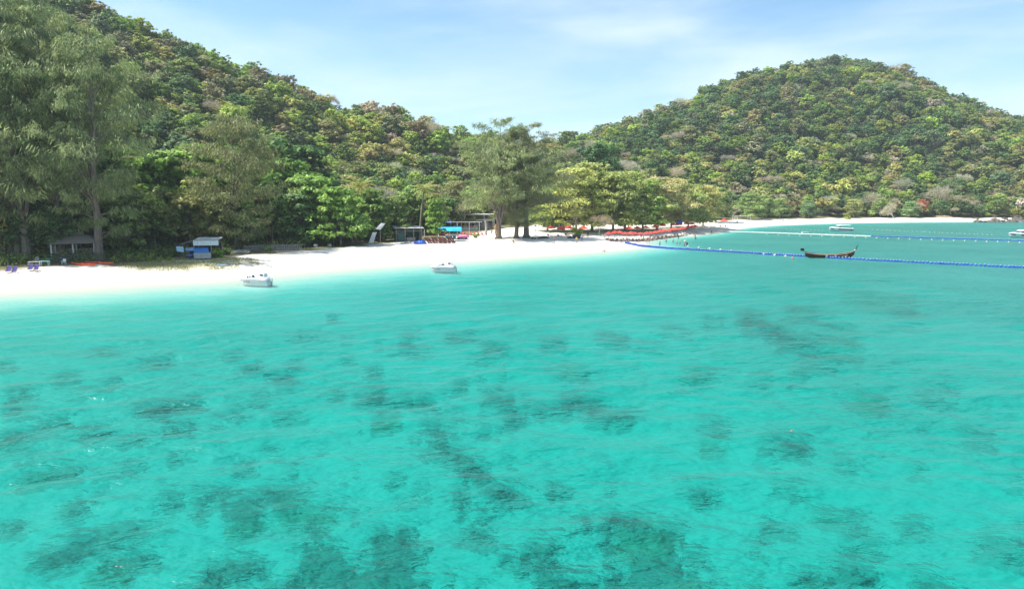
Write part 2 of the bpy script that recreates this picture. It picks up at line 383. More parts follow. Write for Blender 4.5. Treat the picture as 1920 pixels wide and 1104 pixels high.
# ------------------------------------------------------------------ foliage
def leaf_material(name, source, trans=.38):
    m = bpy.data.materials.new(name); m.use_nodes = True; t = m.node_tree; t.nodes.clear(); l = t.links.new
    o = N(t, 'ShaderNodeOutputMaterial'); p = N(t, 'ShaderNodeBsdfPrincipled'); tr = N(t, 'ShaderNodeBsdfTranslucent'); ms = N(t, 'ShaderNodeMixShader')
    p.inputs['Roughness'].default_value = .55; p.inputs['Specular IOR Level'].default_value = .25; ms.inputs[0].default_value = trans
    if source == 'object':
        c = N(t, 'ShaderNodeObjectInfo').outputs['Color']
    else:
        c = N(t, 'ShaderNodeAttribute', attribute_type='INSTANCER', attribute_name='tcol').outputs['Color']
    g = N(t, 'ShaderNodeNewGeometry'); tint = N(t, 'ShaderNodeAttribute', attribute_name='tint')
    mr = N(t, 'ShaderNodeMapRange'); mr.inputs['To Min'].default_value = .62; mr.inputs['To Max'].default_value = 1.38
    l(g.outputs['Random Per Island'], mr.inputs['Value'])
    mu = N(t, 'ShaderNodeMath', operation='MULTIPLY'); l(mr.outputs[0], mu.inputs[0]); l(tint.outputs['Fac'], mu.inputs[1])
    hs = N(t, 'ShaderNodeHueSaturation'); l(c, hs.inputs['Color']); l(mu.outputs[0], hs.inputs['Value'])
    hm = N(t, 'ShaderNodeMapRange'); hm.inputs['From Min'].default_value = .6; hm.inputs['From Max'].default_value = 1.4
    hm.inputs['To Min'].default_value = .515; hm.inputs['To Max'].default_value = .485; l(tint.outputs['Fac'], hm.inputs['Value']); l(hm.outputs[0], hs.inputs['Hue'])
    l(hs.outputs[0], p.inputs['Base Color']); l(hs.outputs[0], tr.inputs['Color'])
    l(p.outputs[0], ms.inputs[1]); l(tr.outputs[0], ms.inputs[2]); l(ms.outputs[0], o.inputs['Surface'])
    return m
LEAF = leaf_material('leaves', 'object'); LEAFI = leaf_material('forest_leaves', 'instance')

def unit(a): return a/np.maximum(np.linalg.norm(a, axis=-1, keepdims=True), 1e-9)
def leaves_mesh(name, C, U, Vv, tint, m=LEAF):
    n = len(C); co = np.stack([C-U, C+Vv, C+U, C-Vv], 1).reshape(-1,3)
    me = bpy.data.meshes.new(name)
    me.vertices.add(4*n); me.vertices.foreach_set('co', co.astype(np.float32).ravel())
    me.loops.add(4*n); me.loops.foreach_set('vertex_index', np.arange(4*n, dtype=np.int32))
    me.polygons.add(n); me.polygons.foreach_set('loop_start', np.arange(0,4*n,4,dtype=np.int32))
    me.update(calc_edges=True)
    a = me.attributes.new('tint', 'FLOAT', 'POINT'); a.data.foreach_set('value', np.repeat(tint,4).astype(np.float32))
    me.materials.append(m); return me
def oriented(rg, nrm, size, aspect):
    """half axes of leaf diamonds lying across the given normals"""
    r = unit(rg.normal(size=nrm.shape)); u = unit(np.cross(nrm, r)); v = np.cross(nrm, u)
    return u*size[:,None], v*(size*aspect)[:,None]

def broad_crown(seed, H, rad, base, lobes=14, clumps=9, per=10, leaf=.42, flat=.75, tiers=0, droop=0.0, fill=0.0):
    """crown of leaf clumps on lobes carried by limbs; returns crown mesh and limb ends"""
    rg = np.random.default_rng(seed)
    h = H-base; L = []
    for i in range(lobes):
        a = i*2.39996 + rg.uniform(-.5,.5)
        if tiers:
            k = (i % tiers)/(max(tiers-1,1)); zz = base + h*(.08 + .84*k); rr = rad*math.sqrt(max(.12, 1-(k*.86)**1.6))*math.sqrt(rg.uniform(.15,1))*.85
        else:
            q = rg.uniform(0,1); zz = base + h*(.22 + .62*q); rr = rad*math.sqrt(max(.06,1-(abs(q-.3)/.95)**2))*math.sqrt(rg.uniform(.1,1))*.72
        lr = rad*rg.uniform(.26,.44)
        L.append((rr*math.cos(a), rr*math.sin(a), zz, lr))
    L.append((0,0,base+h*.74,rad*.42))
    Cs, Ns, Ts = [], [], []
    for (x,y,z,lr) in L:
        lt = rg.uniform(.82,1.18)
        nc = max(3, int(clumps*(lr/(rad*.35))**2))
        d = unit(rg.normal(size=(nc,3)) + np.array([0,0,.55])); 
        cc = np.array([x,y,z]) + d*lr*np.array([1,1,flat if not tiers else .34])*rg.uniform(.75,1.05,(nc,1))
        for j in range(nc):
            ct_ = lt*rg.uniform(.8,1.2); cr = lr*rg.uniform(.26,.44)
            off = unit(rg.normal(size=(per,3)))*(rg.uniform(0,1,(per,1))**.5)*cr*np.array([1,1,.55])
            off[:,2] -= droop*np.hypot(off[:,0],off[:,1])
            Cs.append(cc[j]+off)
            Ns.append(unit(unit(off+1e-6)*.5 + d[j]*.5 + np.array([0,0,.6]) + rg.normal(size=(per,3))*.45)); Ts.append(np.full(per, ct_))
    C = np.concatenate(Cs); n_ = np.concatenate(Ns); T = np.concatenate(Ts)
    sz = leaf*rg.uniform(.65,1.25,len(C)); U, Vv = oriented(rg, n_, sz*.5*2**.5, .55)
    return leaves_mesh('crown', C, U, Vv, T), L
def limbs(seed, H, r0, tops, fork=.35, m=BARK, lean=0.0, sides=6, wob=.4):
    rg = random.Random(seed); mb = MB()
    top = Vector((lean, 0, H*.86)); p0 = Vector((0,0,-.5))
    tr = [p0 + (top-p0)*k + Vector((rg.uniform(-wob,wob), rg.uniform(-wob,wob), 0))*(k*(1-k)*2) for k in (0,.12,.3,.5,.75,1)]
    mb.tube(tr, [r0*1.5, r0, r0*.85, r0*.7, r0*.4, r0*.1], sides)
    for (x,y,z,lr) in tops:
        zs = max(H*fork*rg.uniform(.8,1.15), z*.45); zs = min(zs, z*.9); k = (zs+.5)/(top.z+.5)
        a = p0 + (top-p0)*k; b = Vector((x,y,z)); m1 = a.lerp(b,.5) + Vector((0,0,(b-a).length*.12)) + Vector((rg.uniform(-.3,.3),)*3)
        rr = r0*.45
        mb.tube([a,m1,b], [rr, rr*.6, rr*.2], 4, False)
    return mb.mesh('trunk', m, True)

def casuarina(seed, H, spread, base=.16, nl=46, sub=8, per=36, r0=.5, lean=0.0, strip=.06, slen=.9, m=BARK, forks=2):
    """feathery she-oak: forked stems, steep limbs that arch over, plumes of fine drooping sprays"""
    rg = np.random.default_rng(seed); mb = MB(); Cs, Us, Vs, Ts = [], [], [], []
    ks = [0,.05,.18,.34,.5,.66,.83,1]; tops = []
    for f in range(forks):
        a0 = f*6.28/forks + rg.uniform(0,1.5); off = 0 if f == 0 else spread*rg.uniform(.25,.5)
        hh = H if f == 0 else H*rg.uniform(.72,.93)
        ft = Vector((lean + math.cos(a0)*off, math.sin(a0)*off, hh)); b0 = Vector((0,0,-.6)); fs = .22 if f else 0
        wob = [Vector((rg.uniform(-1,1), rg.uniform(-1,1), 0))*H*.018 for _ in ks]
        pts = []
        for k, wv in zip(ks, wob):
            kk = max(0, (k-fs)/(1-fs)); pts.append(Vector((lean*k, 0, 0)) + Vector((ft.x-lean, ft.y, 0))*kk**.8 + Vector((0,0,b0.z+(hh-b0.z)*k)) + (wv*math.sin(k*3.14) if k > .1 else Vector()))
        s_ = 1 if f == 0 else .62
        mb.tube(pts, [r0*(2.1 if f == 0 else .5)*s_, r0*1.15*s_, r0*.92*s_, r0*.72*s_, r0*.52*s_, r0*.34*s_, r0*.18*s_, r0*.04], 8); tops.append((pts, hh))
    for i in range(nl):
        f = i % forks if i % 5 else 0; pts, hh = tops[f]
        k = base + (1-base)*((i+rg.uniform(0,1))/nl)**.95; k = min(max(k, base if f == 0 else .3), .985)
        q = max(x for x in range(7) if ks[x] <= k); a = pts[q].lerp(pts[q+1], (k-ks[q])/(ks[q+1]-ks[q]))
        az = i*2.39996 + rg.uniform(-.9,.9); kk = (k-base)/(1-base)
        prof = (.55 + .75*kk/.35 if kk < .35 else 1.3*((1-kk)/.65)**.6)*.78
        ln = spread*prof*rg.choice([.55,.75,.95,1.2]) + .9
        d = Vector((math.cos(az), math.sin(az), 0)); rise = rg.uniform(.35,1.05)*(1 if kk > .15 else .5)
        P = [a, a + d*ln*.34 + Vector((0,0,ln*rise*.42)), a + d*ln*.7 + Vector((0,0,ln*rise*.72)), a + d*ln + Vector((0,0,ln*rise*.78 - ln*.10))]
        rl = r0*.26*(1-k*.6); mb.tube(P, [rl, rl*.65, rl*.4, rl*.15], 4, False)
        tl = rg.uniform(.78,1.22)
        for sj in range(sub):
            f_ = .30 + .75*((sj+rg.uniform(0,1))/sub)**.8; f_ = min(f_, 1); sgi = min(int(f_*3),2); c0 = np.array(P[sgi].lerp(P[sgi+1], f_*3-sgi))
            sa = az + rg.uniform(-1.5,1.5); sl = ln*rg.uniform(.12,.30) + .7
            sd_ = np.array([math.cos(sa), math.sin(sa), rg.uniform(.1,.8)]); e = c0 + sd_*sl
            n_ = max(8, int(per*(.45+.55*ln/spread))); tt = rg.uniform(0,1,(n_,1))**.7
            c = c0 + (e-c0)*tt + rg.normal(size=(n_,3))*np.array([.34,.34,.26])*(.45+sl*.22)
            dr = unit(np.array([sd_[0],sd_[1],0])*.5 + rg.normal(size=(n_,3))*.32 + np.array([0,0,-.8]))
            L_ = slen*rg.uniform(.5,1.3,(n_,1)); sidev = unit(np.cross(dr, rg.normal(size=(n_,3))))
            Cs.append(c + dr*L_*.4); Us.append(dr*L_*.5); Vs.append(sidev*strip*rg.uniform(.7,1.3,(n_,1))); Ts.append(np.full(n_, tl*rg.uniform(.82,1.2)))
    C = np.concatenate(Cs); cm = leaves_mesh('crown', C, np.concatenate(Us), np.concatenate(Vs), np.concatenate(Ts))
    return cm, mb.mesh('trunk', m, True)

def twig_tree(seed, H, spread, r0, m, gen=4, twigs=True):
    """leafless tree: recursive forks; returns trunk mesh and a haze of fine twigs"""
    rg = random.Random(seed); mb = MB(); ends = []
    def grow(p, d, ln, r, g):
        q = p + d*ln; mid = p.lerp(q,.5) + Vector((rg.uniform(-1,1), rg.uniform(-1,1), rg.uniform(-.5,.5)))*ln*.07
        mb.tube([p,mid,q], [r, r*.8, r*.62], 5 if g > 2 else 3, False)
        if g == 0: ends.append((q,d)); return
        for _ in range(3 if g < gen else 4):
            nd = (d + Vector((rg.uniform(-1,1), rg.uniform(-1,1), rg.uniform(-.25,.55)))*.85*spread).normalized()
            grow(q, nd, ln*rg.uniform(.58,.8), r*.6, g-1)
    grow(Vector((0,0,-.4)), Vector((rg.uniform(-.1,.1),rg.uniform(-.1,.1),1)).normalized(), H*.34, r0, gen)
    g2 = np.random.default_rng(seed); n = 14
    P = np.repeat(np.array([e[0] for e in ends]), n, 0); D = np.repeat(np.array([e[1] for e in ends]), n, 0)
    dr = unit(D*.7 + g2.normal(size=P.shape)*.6); ln = H*.085*g2.uniform(.5,1.3,(len(P),1))
    sv = unit(np.cross(dr, g2.normal(size=P.shape)))*H*.0032
    crown = leaves_mesh('crown', P+dr*ln, dr*ln, sv, g2.uniform(.8,1.2,len(P)))
    return crown, mb.mesh('trunk', m, True)

def palm(seed, H, lean, fr=3.4, nf=20):
    rg = np.random.default_rng(seed); mb = MB(); pts = []
    for k in np.linspace(0,1,8): pts.append(Vector((lean*k*k, lean*.15*k, -.4+(H+.4)*k)))
    mb.tube(pts, [.24]+[.17-.05*i/7 for i in range(7)], 7); top = np.array(pts[-1]); Cs, Us, Vs, Ts = [], [], [], []
    ra = MB()
    for i in range(nf):
        az = i*2.39996; el = 1.25 - 1.75*(i/nf) + rg.uniform(-.1,.1); ln = fr*rg.uniform(.85,1.1); n = 30
        s = np.linspace(.08,1,n); el_s = el - (1.0+.6*(i/nf))*s**1.4
        dx = np.cumsum(np.cos(el_s))/n*ln; dz = np.cumsum(np.sin(el_s))/n*ln
        dir_ = np.array([math.cos(az), math.sin(az), 0]); P = top + dx[:,None]*dir_ + dz[:,None]*np.array([0,0,1])
        ra.tube([tuple(P[j]) for j in (0,7,15,22,29)], [.035,.03,.022,.015,.006], 3, False)
        tang = unit(np.gradient(P, axis=0)); side = np.array([-math.sin(az), math.cos(az), 0]); ll = .72*np.sin(np.clip(s*.9+.12,0,1)*math.pi)**.6 + .06
        tl = rg.uniform(.8,1.2)*(1.15 if el < 0 else 1)
        for sg in (-1,1):
            dl = unit(side*sg*.8 + tang*.55 + np.array([0,0,-.38]) + rg.normal(size=P.shape)*.08)
            Cs.append(P + dl*ll[:,None]*.5); Us.append(dl*ll[:,None]*.52); Vs.append(unit(np.cross(dl, np.array([0,0,1.])+.4*dir_))*0+tang*.045); Ts.append(np.full(n, tl))
    return leaves_mesh('crown', np.concatenate(Cs), np.concatenate(Us), np.concatenate(Vs), np.concatenate(Ts)), mb.mesh('trunk', BARK, True), ra.mesh('frond_stem', mat('frond_rib', (.30,.27,.08), .6), True)

def mk_shape(crown, trunk, extra=None): return dict(crown=crown, trunk=trunk, extra=extra)
def crown_and_limbs(seed, H, rad, base, r0=.2, m=BARK, lean=0.0, fork=.35, **kw):
    c, L_ = broad_crown(seed, H, rad, base, **kw); return mk_shape(c, limbs(seed, H, r0, L_, fork, m, lean))
# kinds of tree, each a few shapes that the individuals share
HILL = [crown_and_limbs(100+i, 8, [3.6,4.2,3.3,4.6,3.9,3.1][i], [1.6,2.0,1.4,2.6,1.2,1.8][i], .16, BARKP if i%2 else BARK, lobes=15, clumps=11, per=15, leaf=.38) for i in range(6)]
HILL += [mk_shape(*twig_tree(120+i, 8, 1.0, .17, BARKP, 4)) for i in range(2)]
BELT = [crown_and_limbs(140+i, 12, [5.0,5.6,4.4,5.2][i], [2.2,2.8,1.8,3.4][i], .26, BARK, lobes=20, clumps=15, per=16, leaf=.40) for i in range(4)]
ALMOND = [crown_and_limbs(160+i, 12, [5.4,6.2,4.8][i], [1.0,1.6,2.2][i], .24, BARK, fork=.16, lobes=36, clumps=12, per=15, leaf=.56, tiers=6, droop=.12) for i in range(3)]
FEATH = [crown_and_limbs(180+i, 11, [5.6,5.2][i], [1.0,1.6][i], .22, BARKP, fork=.22, lobes=30, clumps=17, per=20, leaf=.30, flat=.6, tiers=6+i) for i in range(2)]
CAS = [mk_shape(*casuarina(200, 37, 9.5, .09, 92, 9, 38, .62, 1.2, forks=3)), mk_shape(*casuarina(201, 36, 8.0, .12, 84, 9, 38, .50, -.6, forks=2)),
       mk_shape(*casuarina(202, 31, 9.0, .14, 80, 9, 36, .52, .8, forks=3))]
CASB = [mk_shape(*casuarina(210, 18, 5.4, .08, 90, 8, 34, .30, .2, slen=.6, strip=.05, m=BARKD, forks=1))]
PALM = [mk_shape(*palm(230, 12, 1.6)), mk_shape(*palm(231, 7, -.4, 3.2, 18))]
BARE = [mk_shape(*twig_tree(240+i, 9, 1.15, .22, BARKP, 4)) for i in range(2)]

LIFT = 1.95
def plant(shape, name, label, loc, scale, rz, col, group=None, crown_name='crown', sz=None, cat='tree', tilt=(0,0)):
    o = thing(name, label, cat, loc, rz, group)
    o.rotation_euler = (tilt[0], tilt[1], rz)
    o.scale = (scale, scale, scale if sz is None else sz)
    tr = linkmesh('trunk', shape['trunk'], o)
    cr = linkmesh(crown_name, shape['crown'], o); cr.color = (*[min(.6, c*LIFT) for c in col], 1)
    if shape['extra']: linkmesh('frond_stem', shape['extra'], o)
    return o
def jit(col, r, a=.18):
    k = 1 + r.uniform(-a, a); return tuple(max(.004, c*k*(1+r.uniform(-a*.4,a*.4))) for c in col)
CAS_COL = (.138,.168,.068); ALM_COL = (.125,.205,.045); BRIGHT = (.165,.22,.042); DARK = (.062,.105,.034); MID = (.115,.16,.04)
OLIVE = (.18,.18,.065); YELLOW = (.235,.235,.075); GREYT = (.25,.225,.16); BROWN = (.20,.175,.10)
LIFT = 1.95

# the tall and singled-out trees along the beach: shape, kind, label, ground pixel, height scale, turn, colour
def tree_at(shape, name, label, u, v, top_v, rz, col, group=None, wide=1.0, h0=None, tilt=(0,0)):
    p = ground(u, v); zt = pt(u, top_v, p.y).z; H_ = max(zt - p.z, 1.0); s = H_/h0
    return plant(shape, name, label, p, s*wide, rz, col, group, sz=s, tilt=tilt)
tree_at(CAS[0], 'casuarina_tree', 'tall feathery casuarina with thick trunk just right of the open pavilion', 186, 487, 52, .4, CAS_COL, h0=37, wide=.95)
tree_at(CAS[1], 'casuarina_tree', 'tall casuarina behind the left pair of deck chairs', 37, 486, -6, 1.9, (.11,.14,.056), h0=36)
tree_at(CAS[2], 'casuarina_tree', 'casuarina whose trunk stands behind the white frame tables', 53, 487, 20, 3.4, (.115,.145,.058), h0=31)
tree_at(CAS[1], 'casuarina_tree', 'slim casuarina standing before the left posts of the pavilion', 118, 485, 25, .2, CAS_COL, h0=36, wide=.85)
tree_at(CAS[2], 'casuarina_tree', 'casuarina at the far left edge with low hanging sprays', 6, 484, 90, 5.2, (.14,.17,.07), h0=31)
tree_at(CAS[0], 'casuarina_tree', 'casuarina rising behind the pavilion roof', 95, 470, -25, 2.6, (.09,.12,.05), h0=37, wide=.8)
tree_at(CASB[0], 'casuarina_tree', 'bushy grey-green casuarina behind the grey board pile', 443, 470, 232, 0, (.125,.137,.056), h0=18, wide=1.0)
tree_at(CAS[2], 'casuarina_tree', 'casuarina with broad flared trunk, leftmost of the middle beach clump', 935, 448, 228, .9, CAS_COL, h0=31, wide=1.2)
tree_at(CAS[1], 'casuarina_tree', 'leaning slim casuarina in the middle of the beach clump', 968, 447, 252, 2.2, (.135,.15,.075), h0=36, wide=1.35)
tree_at(CAS[0], 'casuarina_tree', 'casuarina with dark spreading trunk foot, rightmost of the middle beach clump', 987, 446, 236, 4.4, (.135,.148,.072), h0=37, wide=1.4)
tree_at(BELT[2], 'broadleaf_tree', 'round-crowned green tree on a tall bare trunk beside the bushy casuarina', 512, 462, 335, 1.0, (.06,.11,.03), h0=12, wide=.75)
for i,(u,v,tv,wd,col,lab,k) in enumerate([
    (590,458,330,1.0,ALM_COL,'sea almond with bright tiered leaves right of the tall bare trunk',0),
    (640,461,352,1.0,ALM_COL,'sea almond with low boughs almost touching the sand, left of the white boards',1),
    (700,452,355,.9,(.10,.165,.036),'sea almond behind the slanted white boards',2),
    (742,450,368,.95,(.115,.165,.045),'sea almond with pale leaves leaning over the green shack',0),
    (818,453,372,.62,ALM_COL,'small sea almond on a leaning trunk beside the stacked loungers',2),
    (790,436,350,.9,(.10,.16,.036),'sea almond behind the blue tarp heap',1),
    (545,452,300,1.0,(.085,.15,.03),'large sea almond behind the low wooden fence',1),
    (345,462,285,1.0,ALM_COL,'bright sea almond behind the blue-tarped hut',0),
    (290,462,300,1.0,(.11,.185,.03),'bright sea almond in the gap behind the thick casuarina',2),
    (395,458,270,1.05,(.10,.17,.03),'sea almond between the hut roof and the bushy casuarina',1),
    (110,455,290,1.1,(.12,.195,.03),'bright sea almond glowing behind the left casuarinas',0),
    (200,450,270,1.1,(.115,.19,.03),'bright sea almond seen through the thick casuarina crown',2),
    (30,455,300,1.1,(.10,.17,.03),'sea almond behind the casuarina trunks at the left edge',1),
    (500,440,262,1.15,(.055,.105,.028),'big dark dense sea almond rising behind the tall bare trunk',0),
    (570,432,275,1.1,(.06,.115,.03),'dark green sea almond behind the two front ones',2)]):
    tree_at(ALMOND[k], 'sea_almond_tree', lab, u, v, tv, i*1.3, col, h0=12, wide=wd)
tree_at(PALM[0], 'coconut_palm', 'coconut palm rising above the sea almonds near the white boards', 660, 458, 338, .2, (.17,.185,.05), h0=13.2, wide=1.25)
tree_at(PALM[0], 'coconut_palm', 'coconut palm above the shack and the blue tarp heap', 788, 452, 345, .9, (.16,.18,.055), h0=13.2, wide=1.25)
tree_at(PALM[1], 'coconut_palm', 'short coconut palm behind the round yellow-green shrub', 1080, 441, 398, 2.2, (.15,.17,.06), h0=7, wide=1.2)
tree_at(PALM[1], 'coconut_palm', 'small coconut palm at the back of the far beach', 1487, 410, 392, .5, (.16,.17,.06), h0=7, wide=1.0)
tree_at(PALM[1], 'coconut_palm', 'young coconut palm with low fronds left of the white boards', 625, 459, 425, 3.0, (.12,.14,.04), h0=7, wide=1.3)
tree_at(BARE[0], 'leafless_tree', 'grey half-bare tree at the left end of the long parasol row', 1122, 442, 402, .4, (.20,.165,.11), h0=9, wide=1.1)
tree_at(BARE[1], 'leafless_tree', 'pale leafless tree leaning out over the far sand', 1374, 414, 386, 1.2, GREYT, h0=9, wide=1.1, tilt=(0,.5))
tree_at(BARE[0], 'leafless_tree', 'white-trunked leafless tree leaning above the far waterline', 1678, 411, 380, 2.2, GREYT, h0=9, wide=1.3, tilt=(0,.55))
tree_at(BARE[1], 'leafless_tree', 'tall pale bare tree right of the orange-flowered tree', 1757, 404, 348, 0, GREYT, h0=9, wide=.9)
tree_at(BARE[0], 'leafless_tree', 'pale forked bare tree second from the orange-flowered tree', 1772, 405, 362, 1, GREYT, h0=9, wide=.9)
tree_at(FEATH[1], 'flame_tree', 'tree covered in orange-red blossom behind the far beach', 1729, 405, 374, 0, (.27,.075,.035), h0=11, wide=.85)
tree_at(BARE[1], 'leafless_tree', 'bare grey limbs beside the white beach building', 866, 432, 372, 2, (.17,.16,.09), h0=9, wide=1.0)
tree_at(FEATH[0], 'rain_tree', 'thin-leaved greyish tree between the palm and the casuarina clump', 858, 430, 340, .3, (.15,.15,.062), h0=11, wide=.8)
p_ = pt(1118, 318, 285); p_.z = hz(p_.x, p_.y)
plant(BELT[0], 'banyan_tree', 'large rounded dark green tree on the slope behind the casuarina clump', p_, (pt(1118,266,285).z-p_.z)/12*.9, 0, (.045,.095,.03), sz=(pt(1118,266,285).z-p_.z)/12)
# trees behind the parasols, towards the far beach
for i,(u,v,tv,k,col,lab) in enumerate([
    (1080,430,330,0,(.16,.17,.05),'yellow-green tree behind the short coconut palm'),
    (1110,426,318,1,(.15,.165,.055),'pale olive tree behind the grey half-bare tree'),
    (1026,427,352,1,(.11,.14,.04),'green tree between the casuarina clump and the short coconut palm'),
    (1056,426,345,0,(.12,.145,.045),'olive green tree just left of the short coconut palm'),
    (1150,428,338,0,(.13,.15,.045),'olive feathery tree above the left end of the parasol row'),
    (1172,424,335,1,(.145,.165,.05),'broad light green tree above the left third of the parasol row'),
    (1205,425,352,0,(.13,.19,.045),'fresh green tree spreading over the middle of the parasol row'),
    (1232,424,345,1,(.175,.165,.075),'sandy olive tree above the middle of the parasol row'),
    (1258,422,350,0,(.19,.175,.075),'straw-coloured tree left of the blue tank tower'),
    (1290,421,358,1,(.14,.165,.055),'light green tree right of the blue tank tower'),
    (1318,419,362,0,(.18,.17,.06),'yellowish tree past the right end of the parasol row'),
    (1342,416,352,1,(.085,.12,.035),'darker green tree over the lone far parasol'),
    (1405,412,362,0,(.10,.14,.045),'green spreading tree behind the pale leaning tree'),
    (1430,411,366,1,(.12,.155,.05),'light green tree on the far beach edge'),
    (1462,410,372,0,(.10,.14,.045),'mid green tree left of the small far palm'),
    (1515,409,376,1,(.075,.12,.05),'bluish green tree right of the small far palm'),
    (1600,408,374,0,(.15,.16,.06),'pale green tree behind the moored red-striped speedboat'),
    (1650,408,372,1,(.12,.16,.05),'green tree left of the white-trunked leaning tree'),
    (1705,408,378,0,(.10,.15,.06),'green tree right of the white-trunked leaning tree')]):
    if u < 1330: v += 7; tv -= 14
    col = tuple(c*1.5 for c in col)
    tree_at(FEATH[k], 'beach_tree', lab, u, v, tv, i*.9, col, h0=11, wide=1.1)

# ------------------------------------------------------------------ forest belt and hillsides
rg = np.random.default_rng(77)
def scatter(x0, x1, y0, y1, step):
    xs = np.arange(x0, x1, step); ys = np.arange(y0, y1, step*.87)
    P = []
    for j, y in enumerate(ys): P.append(np.stack([xs + (step*.5 if j % 2 else 0), np.full(len(xs), y)], 1))
    P = np.concatenate(P); return P + rg.uniform(-.42,.42,P.shape)*step
def seen(P, Z, top):
    """keep what the viewpoint, or a place a few steps beside it, can see over the ground in front"""
    keep = np.ones(len(P), bool); ks = np.linspace(.25,.97,36)
    mt = np.full(len(P), -1e9)
    for k in ks:
        z, s = heights(P[:,0]*k, P[:,1]*k); mt = np.maximum(mt, (z + np.where(s > 45, 3, 0) - CAMZ)/k)
    keep &= (Z + top - CAMZ) > mt - 5
    u, v = proj(P[:,0], P[:,1], Z + top*.5)
    return keep & (u > -140) & (u < 2060)
P = scatter(-330, 620, 100, 680, 4.6)
Z, S = heights(P[:,0], P[:,1]); D = np.hypot(P[:,0], P[:,1])
inland = np.interp(P[:,0], [-200,-75,-45,-20,10,60,140,230,320], [26,30,44,72,92,50,30,22,8])
sel = (S > inland) & ((Z > 2.6) | (S > inland+4))
P, Z, S, D = P[sel], Z[sel], S[sel], D[sel]
k = seen(P, Z, 9); P, Z, S, D = P[k], Z[k], S[k], D[k]
# colours: patchy mixture, drier and greyer near the shore of the right hill, greener in its folds
pat = fbm(P[:,0]/45, P[:,1]/45, 51, 3); wet_ = fbm(P[:,0]/90, P[:,1]/90, 61, 2)
right = P[:,0] > 60 + 0*D
cls = np.empty(len(P), int); r_ = rg.uniform(0,1,len(P))
PAL = [MID, DARK, BRIGHT, OLIVE, YELLOW, GREYT, BROWN, (.075,.125,.05), (.13,.145,.07)]
for i in range(len(P)):
    if right[i]:
        low = Z[i] < 32
        wts = [.22,.13,.11,.20,.07,.10,.05,.06,.06] if low else [.27,.24,.07,.13,.03,.03,.015,.14,.08]
    else: wts = [.24,.10,.19,.15,.09,.045,.025,.09,.07]
    wts = np.array(wts); q = pat[i]*.9
    wts = wts*np.exp(np.array([.3,.9,.2,-.5,-.6,-1.0,-.9,.8,.1])*q); wts /= wts.sum()
    cls[i] = np.searchsorted(np.cumsum(wts), r_[i]*.9999)
hsc = np.clip(rg.lognormal(0,.34,len(P)),.5,1.9)*np.where(right,.84,.95)
bigs = (rg.uniform(0,1,len(P)) < .05) & ~right; hsc = np.where(right, hsc, np.minimum(np.where(bigs, hsc*1.3, hsc), 1.45))
shape_i = rg.integers(0,6,len(P)); shape_i = np.where((cls == 5) & (rg.uniform(0,1,len(P)) < .8), 6 + rg.integers(0,2,len(P)), shape_i)
rot = rg.uniform(0,6.28,len(P))
cols = np.array([jit(PAL[c], rnd, .22) for c in cls])
NAMES = {0:('green bushy tree','green'),1:('dark green dense tree','dark green'),2:('bright fresh-green tree','bright green'),3:('olive-brown leafy tree','olive'),
         4:('yellow-green tree','yellow-green'),5:('grey leafless tree','grey leafless'),6:('dry brown-leaved tree','brown'),7:('deep green tree','deep green'),8:('dull olive-green tree','dull olive')}
app = hsc*8/D
vis_u, vis_v = proj(P[:,0], P[:,1], Z+5)
order = np.argsort(-np.where((vis_u > -20) & (vis_u < 1940) & (vis_v > -25), app, 0)); near = np.zeros(len(P), bool)
near[order[:300]] = True
MARKS = [(90,'left deck chairs'),(170,'open pavilion'),(250,'kayaks'),(330,'spider lilies'),(430,'tarped hut'),(520,'bushy casuarina'),(600,'wooden fence'),(680,'low sea almond'),(740,'white boards'),(800,'green shack'),(860,'blue canopy'),(930,'beach club'),(1010,'casuarina clump'),(1110,'round shrub'),(1180,'front parasols'),(1250,'middle parasols'),(1330,'blue tank'),(1400,'lone far parasol'),(1520,'far beach'),(1700,'moored speedboat'),(3000,'shore boulders')]
def mark(u): return next(m_ for x_, m_ in MARKS if u < x_)
for i in np.nonzero(near)[0]:
    where = 'right hill' if right[i] else ('left hill' if Z[i] > 14 else 'flat wood'); mk_ = mark(vis_u[i]); lev = 'low' if Z[i] < 14 else ('midway' if Z[i] < 40 else 'high')
    lab = f'{NAMES[cls[i]][0]} {lev} on the {where} above the {mk_}' if Z[i] >= 14 else f'{NAMES[cls[i]][0]} of modest height in the {where}, behind the {mk_}'
    plant(HILL[shape_i[i]], 'hillside_tree', lab, (P[i,0],P[i,1],Z[i]-.3), hsc[i], rot[i], cols[i], f'{NAMES[cls[i]][1]} trees {lev} on the {where} by the {mk_}', sz=hsc[i]*rnd.uniform(.85,1.25))
far = np.nonzero(~near)[0]
srcs = []
for s_ in HILL:
    me_ = s_['crown']
    o_ = next(o for o in bpy.data.objects if o.data == me_) if any(o.data == me_ for o in bpy.data.objects) else None
    srcs.append(o_)
have = [i for i, o in enumerate(srcs) if o is not None]
